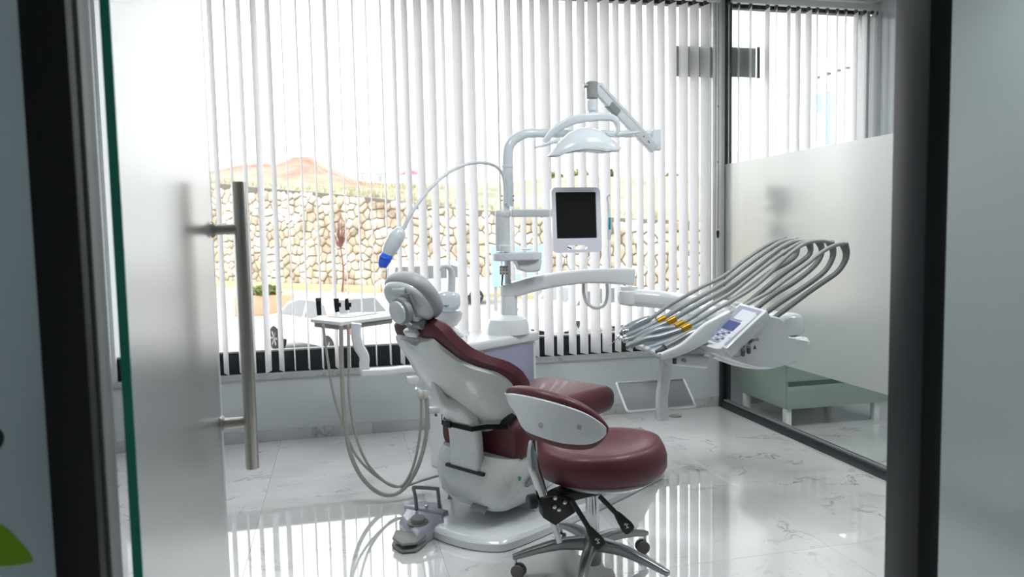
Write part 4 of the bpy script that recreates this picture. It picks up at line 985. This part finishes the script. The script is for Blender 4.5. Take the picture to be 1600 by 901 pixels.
# curved side support
ACX, ACY, AR = .87, 2.72, .262
TOPL = [(790, 609), (800, 603), (830, 607), (870, 617), (910, 631), (935, 646), (947, 658), (952, 668)]
BOTL = [(790, 612), (800, 640), (810, 655), (822, 680), (845, 692), (880, 702), (915, 704), (935, 697), (947, 684), (952, 670)]
_sm = lambda T: [(p.x, p.y) for p in spline([V((a, b, 0)) for a, b in T], 5)]
TOPL, BOTL = _sm(TOPL), _sm(BOTL)
def arcpad(r0, r1, dw, a0, a1, n=30):
    rings = []
    for i in range(n+1):
        a = lerp(a0, a1, i/n); x, y = ACX+AR*math.cos(a), ACY+AR*math.sin(a)
        px = pj((x, y, .66))[0]
        zt_, zb2 = zat(x, y, interp(px, TOPL)), zat(x, y, interp(px, BOTL))
        h = max(.004, (zt_-zb2)/2-dw); zc_ = (zt_+zb2)/2
        w = (r1-r0)/2*min(1, .35+h/.03); rm = (r0+r1)/2
        rings.append([V((ACX+(AR+rm+xx_)*math.cos(a), ACY+(AR+rm+xx_)*math.sin(a), zc_+yy_)) for xx_, yy_ in rrect(w, h, min(w, h)*.8, 4)])
    return MB().loft(rings)
aa0 = math.radians(178); aa1 = math.radians(283)
obj('support_cushion', arcpad(-.05, .005, 0, aa0, aa1, 44), 'red', so, smooth=60)
sh = obj('support_shell', arcpad(.004, .016, .026, aa0+.07, aa1-.09, 60), 'white', so, smooth=60)
for px, py in ((849, 664), (904, 667)):
    a = min([math.radians(k) for k in range(180, 284)], key=lambda a: abs(pj((ACX+AR*math.cos(a), ACY+AR*math.sin(a), .66))[0]-px))
    d = V((math.cos(a), math.sin(a), 0)); p = V((ACX, ACY, 0))+d*(AR+.0165); p.z = zat(p.x, p.y, py)
    obj('screw', MB().lathe([(.009, 0), (.009, .002), (.006, .0015)], p, d, 16), 'steel', sh)
# floor cap
fc = obj('floor_plug', MB().lathe([(.045, 0), (.045, .006), (.035, .009)], onZ(1055, 650, 0), n=24), 'grey'); tag(fc, 'small grey round cap on the floor beneath the hanging tray', 'floor plug')

# ================================================================== OUTSIDE
GZ = -1.58
struct('ground_outside', MB().bx(-60, 90, D+.3, 75, GZ-.3, GZ), 'asphalt')
struct('building_base', MB().bx(LW-.2, NX+.3, D+.02, D+.2, GZ-.2, -.01), 'corridor')
# stone retaining wall
Wa, Wb = V((-5.393, 50.6, GZ)), V((2.298, 40.69, GZ)); Wc = V((13.177, 31.0, GZ))
WD = (Wc-Wa); WD.z = 0; WD.normalize(); WN = V((WD.y, -WD.x, 0))
if WN.y > 0: WN = -WN
Wm = Wb
TOPW = [(300, 284), (340, 286), (400, 293), (500, 301), (600, 311), (640, 317), (740, 328), (975, 341), (1100, 346), (1300, 350)]
def wpt(px, py): return onP(px, py, Wm, WN)
sA, sB = (wpt(300, 400)-Wm).dot(WD), (wpt(1290, 400)-Wm).dot(WD)
def wtop(s):
    P = Wm+WD*s; px = pj((P.x, P.y, 1))[0]; return zat(P.x, P.y, interp(px, TOPW))
N_ = 40
rw = thing('stone_wall', 'tall rubble stone retaining wall across the road outside the window', 'wall', Wm)
bk_ = MB()
for i in range(N_):
    s0_, s1_ = lerp(sA, sB, i/N_), lerp(sA, sB, (i+1)/N_)
    p0, p1 = Wm+WD*s0_, Wm+WD*s1_
    z0_, z1b = wtop(s0_), wtop(s1_)
    bk_.add([p0, p1, V((p1.x, p1.y, z1b)), V((p0.x, p0.y, z0_))]+[p0-WN*1, p1-WN*1, V((p1.x, p1.y, z1b))-WN, V((p0.x, p0.y, z0_))-WN], [(0, 1, 2, 3), (3, 2, 6, 7), (4, 7, 6, 5), (0, 4, 5, 1)])
obj('mortar_core', bk_, 'mortar', rw)
# voronoi stones
cw, chh = .56, .47; cells = {}
ni, nj = int((sB-sA)/cw)+2, 17
for i in range(-1, ni+1):
    for j in range(-1, nj+1):
        cells[i, j] = V((sA+(i+.5+random.uniform(-.38, .38)+.5*(j % 2))*cw, GZ+(j+.5+random.uniform(-.36, .36))*chh))
def clip(poly, p, n_):
    out = []
    for k in range(len(poly)):
        a, b = poly[k], poly[(k+1) % len(poly)]; da, db = (a-p).dot(n_), (b-p).dot(n_)
        if da <= 0: out.append(a)
        if da*db < 0: out.append(a+(b-a)*(da/(da-db)))
    return out
st = []
for i in range(0, ni):
    for j in range(0, nj):
        c = cells[i, j]; poly = [c+V((-1, -1)), c+V((1, -1)), c+V((1, 1)), c+V((-1, 1))]
        for a in range(-2, 3):
            for b in range(-2, 3):
                q = cells.get((i+a, j+b))
                if q is None or (a == 0 and b == 0): continue
                d = (q-c); n_ = d.normalized(); poly = clip(poly, c+n_*(d.length/2-random.uniform(.015, .045)), n_)
                if len(poly) < 3: break
        if len(poly) < 3: continue
        tz_ = wtop(c.x)-.03
        if c.y > tz_: continue
        poly = clip(poly, V((0, tz_)), V((0, 1))); poly = clip(poly, V((0, GZ)), V((0, -1)))
        if len(poly) < 3: continue
        # merge nearly coincident vertices
        pp_ = []
        for p in poly:
            if not pp_ or (p-pp_[-1]).length > .05: pp_.append(p)
        if len(pp_) < 3: continue
        c2 = sum(pp_, V((0, 0)))/len(pp_)
        mb = MB()
        def W3(p, h): return Wm+WD*p.x+WN*h+V((0, 0, p.y-GZ))
        k = random.uniform(.06, .13)
        mb.loft([[W3(p, -.02) for p in pp_], [W3(lerp(c2, p, .97), k*.6) for p in pp_], [W3(lerp(c2, p, .72), k) for p in pp_]])
        P3 = W3(c2, 0); x_, y_ = pj(P3); w_ = 1/(P3-CAM).length
        sc_v = (1 if 325 < x_ < 640 else .55)*len(pp_)**0*w_*max((p-c2).length for p in pp_)
        st.append((sc_v, mb, c2))
st.sort(key=lambda t: -t[0])
for s_, mb, c2 in st[:300]: obj('stone', mb, 'stone', rw, smooth=60)
rest_ = MB()
for s_, mb, c2 in st[300:]: rest_.add(mb.v, mb.f)
o = obj('stones', rest_, 'stone', rw, smooth=60); o['kind'] = 'stuff'
kb_ = obj('kerb', MB().prism([Wm+WD*sA+WN*.2, Wm+WD*sB+WN*.2, Wm+WD*sB+WN*2.2, Wm+WD*sA+WN*2.2], (0, 0, .18)), 'kerb'); tag(kb_, 'pale yellow kerb strip along the foot of the stone wall', 'kerb')
# hill behind the wall
def fbm(x, y, s): return noise.fractal(V((x*s, y*s, 0)), 1.0, 2.0, 6)
hill = MB(); NU, NV = 150, 60; cols = []
SIL = [(250, 246), (325, 246), (360, 243), (400, 241), (420, 243), (435, 249), (446, 246), (458, 240), (470, 238), (482, 240), (500, 250), (515, 260), (530, 269), (545, 279), (560, 285), (600, 289), (640, 290), (700, 287), (760, 286), (830, 284), (870, 279), (950, 276), (1050, 277), (1150, 276), (1300, 274)]
for j in range(NV+1):
    for i in range(NU+1):
        s = lerp(sA-6, sB+14, i/NU); t = j/NV; dist = t*t*60+.9
        P = Wm+WD*s-WN*dist
        zt0 = wtop(min(max(s, sA), sB)); px = pj((P.x, P.y, 3))[0]
        zs = zat(P.x, P.y, interp(px, SIL)); m_ = math.sin(min(1, t/.62)*PI/2)**1.3
        if t > .62: zs -= (t-.62)*25; 
        m_ = m_ if t < .62 else 1
        z = lerp(zt0-.05, zs, m_)+fbm(P.x, P.y, .25)*.28*min(1, t*6)
        hill.v.append(V((P.x, P.y, z)))
        soil = 0
        if px < 600: soil = min(1, max(0, (t-.13-fbm(P.x, P.y, .12)*.08)*9))
        cols.append((soil, soil, soil, 1))
for j in range(NV):
    for i in range(NU):
        a = j*(NU+1)+i; hill.f.append((a, a+1, a+NU+2, a+NU+1))
me = bpy.data.meshes.new('hillside'); me.from_pydata(hill.v, [], hill.f)
ca = me.color_attributes.new('soil', 'FLOAT_COLOR', 'POINT')
for i, c in enumerate(cols): ca.data[i].color = c
me.materials.append(M['earth']); me.shade_smooth()
ho_ = bpy.data.objects.new('hillside', me); COL.objects.link(ho_); ho_['kind'] = 'structure'
# grass tufts and bushes on top of the wall
gt = MB()
for k in range(1800):
    s = random.uniform(sA, sB); t = random.random()**1.5*9+1.0; P = Wm+WD*s-WN*t; z = wtop(s)-.15+t*.08
    for q in range(3):
        a = random.uniform(0, 2*PI); d = V((math.cos(a), math.sin(a), 0))*.05; h = random.uniform(.2, .55)
        gt.add([P+V((0, 0, z-P.z))-d, P+V((0, 0, z-P.z))+d, P+V((d.y*3, d.x*3, z-P.z+h))], [(0, 1, 2)])
g_ = obj('grass', gt, mat('dry_grass', 'a59d80', 1, var=.3, scale=.3)); g_['kind'] = 'stuff'; tag(g_, 'dry grass along the top of the stone wall', 'grass')
def leafball(c, r, n, sz, sq=.8):
    mb = MB()
    for k in range(n):
        a, b = random.uniform(0, 2*PI), math.acos(random.uniform(-1, 1)); rr = r*random.random()**.4
        p = V(c)+V((rr*math.sin(b)*math.cos(a), rr*math.sin(b)*math.sin(a), rr*math.cos(b)*sq)); e = [V((random.gauss(0, 1), random.gauss(0, 1), random.gauss(0, 1))).normalized()*sz for _ in range(2)]
        mb.add([p-e[0], p+e[1], p+e[0], p-e[1]], [(0, 1, 2, 3)])
    return mb
for i, (x, y, w) in enumerate(((905, 274, 34), (868, 272, 22), (1050, 275, 26), (985, 279, 16), (950, 268, 20))):
    P = U(x, y+4, 62); r = w/2*62/FPX*1.1
    t = thing('bush', ['dark green bush on the ridge above the monitor', 'green bush on the ridge left of the monitor top', 'green bush on the ridge near the right window post', 'low bush on the ridge right of the monitor', 'rounded bush on the ridge right of the lamp head'][i], 'bush', P)
    obj('stem', MB().tube([P-V((0, 0, r*1.2)), P], .06, 6, 0), 'twig', t); obj('foliage', leafball(P, r, 500, .13), 'shrub', t)
# bare bush in front of wall
bb_ = wpt(585, 385)+WN*2.5
t = thing('bare_bush', 'bare reddish bush growing in front of the stone wall', 'bush', bb_)
tw = MB()
for k in range(80):
    a = random.gauss(0, .5); h = random.uniform(.7, 1.8); d = WD*math.sin(a)*h+V((0, 0, math.cos(a)*h))+WN*random.gauss(0, .2)
    tw.tube([bb_, bb_+d*.5+WD*random.gauss(0, .08), bb_+d], [.02, .013, .004], 4, 2)
o = obj('twigs', tw, 'twig', t); o['kind'] = 'stuff'
obj('trunk', MB().tube([V((bb_.x, bb_.y, GZ)), bb_+V((.1, 0, -1.2)), bb_+V((0, 0, .1))], [.06, .045, .035], 6), 'twig', t)
# far pavilion & huts
def hut(x, y, w, h, Y, rm, name, label):
    c = U(x, y, Y); t = thing(name, label, 'building', c)
    obj('walls', MB().bx(c.x-w/2, c.x+w/2, c.y, c.y+w*.7, c.z-h*3, c.z), 'housew', t)
    obj('roof', MB().loft([[V((c.x+a*w*.6, c.y+w*.35+b*w*.45, c.z)) for a, b in ((-1, -1), (1, -1), (1, 1), (-1, 1))], [V((c.x+a*w*.12, c.y+w*.35+b*w*.05, c.z+h)) for a, b in ((-1, -1), (1, -1), (1, 1), (-1, 1))]]), rm, t)
    obj('doorway', MB().bx(c.x-w*.12, c.x+w*.12, c.y-.05, c.y, c.z-h*2.2, c.z-h*.4), 'grey', t)
hut(641, 272, 2.0, .55, 85, 'roofred', 'pavilion', 'tiny pavilion with a red roof on the far ridge')
hut(594, 273, 1.6, .35, 88, 'slate', 'hut', 'tiny grey-roofed hut on the far ridge left of the pavilion')
hut(566, 272, .9, .3, 88, 'slate', 'hut', 'smallest grey hut on the far ridge beside the dirt mound')

# cars
def car(label, pos, rz, kind='sedan', sc=1.0, tail=True):
    t = thing('car' if kind != 'van' else 'van', label, 'car' if kind != 'van' else 'van', pos, rz)
    Mx = mw(t)
    if kind == 'sedan':
        prof = [(-2.2, .35), (-2.25, .75), (-2.15, .98), (-1.6, 1.05), (-1.15, 1.38), (-.6, 1.46), (.2, 1.45), (.75, 1.3), (1.15, 1.0), (1.9, .88), (2.2, .68), (2.22, .35)]; hw = .87; glass = [(-1.45, 1.0), (-1.1, 1.33), (-.55, 1.40), (.15, 1.39), (.65, 1.26), (1.0, 1.0)]
    else:
        prof = [(-2.2, .4), (-2.25, 1.0), (-2.15, 1.7), (-1.9, 1.86), (.5, 1.86), (.95, 1.7), (1.45, 1.15), (2.1, 1.0), (2.25, .75), (2.25, .4)]; hw = .9; glass = [(-2.0, 1.15), (-1.9, 1.65), (.4, 1.68), (.8, 1.55), (1.2, 1.15)]
    def sd2(y, k, zk): return [Mx @ V((x*k, y, .35+(z-.35)*zk)) for x, z in prof]
    mb = MB().loft([sd2(-hw*.86, .97, .93), sd2(-hw, .995, .97) if False else [Mx @ V((x, -hw*(1 if z < 1.02 else 1-(z-1.02)*.32), z)) for x, z in prof]]+[[Mx @ V((x, hw*(1 if z < 1.02 else 1-(z-1.02)*.32)*q_, z*1.0+.02*(1-q_*q_))) for x, z in prof] for q_ in (-.5, .5, 1)]+[sd2(hw*.86, .97, .93)][:0])
    mb = MB().loft([[Mx @ V((x, q_*hw*(1 if z < 1.02 else 1-(z-1.02)*.32), z+.03*(1-q_*q_)*(z > .9))) for x, z in prof] for q_ in (-1, -.8, -.4, 0, .4, .8, 1)])
    obj('body', mb, 'carp', t, .04, 2)
    for s in (-1, 1):
        k = lambda z: hw*(1 if z < 1.02 else 1-(z-1.02)*.32)*s
        g2 = [V((x, k(z)+s*.012, z)) for x, z in glass]
        obj('side_window', MB().prism([Mx @ p for p in g2], (Mx.to_3x3() @ V((0, -s*.02, 0)))), 'carglass', t)
        obj('window_pillar', MB().box(Mx @ V((-.3, k(1.2)+s*.012, 1.2)), (.06, .03, .42), Mx.to_3x3() @ Matrix.Rotation(.3*s, 3, 'X')), 'carp', t)
        for x in (-1.38, 1.38):
            w = obj('wheel', MB().lathe([(.2, -.1), (.32, -.09), (.33, 0), (.32, .09), (.2, .1)], Mx @ V((x, s*(hw-.09), .33)), Mx.to_3x3() @ V((0, 1, 0)), 24), 'tyre', t)
            hb_ = MB().lathe([(.05, 0), (.05, .02)], Mx @ V((x, s*(hw-.0), .33)), Mx.to_3x3() @ V((0, s, 0)), 12)
            for a in range(6):
                ra = a*PI/3; hb_.bar([Mx @ V((x, s*(hw+.012), .33)), Mx @ V((x+.2*math.cos(ra), s*(hw+.012), .33+.2*math.sin(ra)))], .02, .05, Mx.to_3x3() @ V((0, 1, 0)), 0, .2)
            obj('hubcap', hb_, 'chrome', w)
        if tail:
            zt2 = .95 if kind == 'van' else .8
            tl = obj('tail_light', MB().box(Mx @ V((-2.2, s*(hw-.1), zt2)), (.1, .18, .75 if kind == 'van' else .16), Mx.to_3x3()), 'redl', t, .02)
    # windscreens
    if kind == 'sedan':
        obj('rear_window', MB().prism([Mx @ V(p) for p in ((-1.56, -.62, 1.09), (-1.17, -.56, 1.41), (-1.17, .56, 1.41), (-1.56, .62, 1.09))], Mx.to_3x3() @ V((-.012, 0, .012))), 'carglass', t)
        obj('windscreen', MB().prism([Mx @ V(p) for p in ((1.12, -.66, 1.05), (.78, -.6, 1.33), (.78, .6, 1.33), (1.12, .66, 1.05))], Mx.to_3x3() @ V((.012, 0, .012))), 'carglass', t)
    else:
        obj('rear_window', MB().prism([Mx @ V(p) for p in ((-2.26, -.6, 1.15), (-2.2, -.55, 1.62), (-2.2, .55, 1.62), (-2.26, .6, 1.15))], Mx.to_3x3() @ V((-.02, 0, 0))), 'carglass', t)
        obj('windscreen', MB().prism([Mx @ V(p) for p in ((1.42, -.7, 1.22), (1.0, -.62, 1.66), (1.0, .62, 1.66), (1.42, .7, 1.22))], Mx.to_3x3() @ V((.015, 0, .012))), 'carglass', t)
    obj('mirror', MB().box(Mx @ V((.75, -hw-.1, 1.02)), (.12, .18, .12), Mx.to_3x3()), 'carp', t, .02)
    return t
car('white car parked outside on the left with an arched side window', V((-.27, 19.0, GZ)), math.radians(120), 'sedan')
car('white van with a tall red tail light parked beyond the headrest', V((3.95, 30.5, GZ)), math.radians(6), 'van')
car('white car parked outside behind the column and monitor', V((7.0, 19.5, GZ)), math.radians(20), 'sedan')
car('white car at the far left, mostly hidden by the door handle', V((-4.6, 20.5, GZ)), math.radians(100), 'sedan')
# planter
pc = onZ(420, 492, GZ)
pk = thing('planter', 'terracotta block planter with green shrubs left of the parked car', 'planter', pc)
obj('box', MB().bx(pc.x-1.2, pc.x+.9, pc.y, pc.y+.8, GZ, GZ+.75), 'brick', pk, .03)
obj('shrubs', leafball(pc+V((-.1, .4, .9)), .6, 500, .09, .35), 'shrub', pk)
# light blue board outside
b0_ = U(812, 400, 27)
bl = thing('notice_board', 'light blue board on posts outside behind the cup filler', 'board', V((b0_.x, 27, GZ)))
p, q_ = U(768, 385, 27), U(852, 445, 27)
obj('board', MB().bx(p.x, q_.x, 27, 27.1, q_.z, p.z), 'skyblue', bl)
for x in (p.x+.15, q_.x-.15): obj('post', MB().bx(x-.05, x+.05, 27.1, 27.2, GZ, p.z), 'grey', bl)
for k in range(3): obj('white_patch', MB().bx(lerp(p.x, q_.x, .42+k*.2), lerp(p.x, q_.x, .54+k*.2), 26.97, 27, lerp(q_.z, p.z, .3), lerp(q_.z, p.z, .8)), 'housew', bl)
# blue banner and wire outside on the right
br = thing('banner', 'blue banners hanging from a wire outside the neighbouring window', 'banner', V((U(1285, 180, 14).x, 14, GZ)))
for (xa, ya, xb, yb) in ((1273, 147, 1284, 176), (1291, 142, 1297, 226)):
    a, b = U(xa, ya, 14), U(xb, yb, 14); obj('cloth', MB().bx(a.x, b.x, 14, 14.02, b.z, a.z), 'banner', br)
obj('wire', MB().tube([U(1240, 128, 14), U(1290, 118, 14), U(1400, 98, 14)], .008, 6), 'grey', br)
for x, y in ((1278, 121), (1295, 115), (1311, 110), (1325, 106)): obj('clamp', MB().box(U(x, y, 14), (.08, .05, .05)), 'dgrey', br)
obj('loop', MB().tube([U(1294, 118, 14), U(1291, 128, 14), U(1294, 135, 14), U(1297, 128, 14), U(1294, 118, 14)], .008, 6), 'grey', br)
mx_ = U(1390, 100, 14.2).x
obj('mast', MB().lathe([(.08, 0), (.06, 8)], V((mx_+.6, 14.2, GZ)), n=10), 'grey', br)
# dark panel fixed to the inside of the glass, behind the slats
for k, (xa, xb, lb) in enumerate(((1056, 1116, 'dark grey panel fixed to the glass behind the slats, left of the corner post'), (1139, 1181, 'dark grey panel fixed to the neighbouring window, right of the corner post'))):
    a, b = U(xa, 71 if k == 0 else 73, D-.01), U(xb, 121, D-.01)
    ab = thing('window_panel', lb, 'panel', V(((a.x+b.x)/2, D+.045, b.z)))
    obj('board', MB().bx(a.x, b.x, D-.010, D+.004, b.z, a.z), 'panelgrey', ab, .003)
    if k: 
        a2, b2 = U(1184, 73, D-.01), U(1187.5, 122, D-.01)
        obj('end_plate', MB().bx(a2.x, b2.x, D-.010, D+.004, b2.z, a2.z), 'blk', ab)
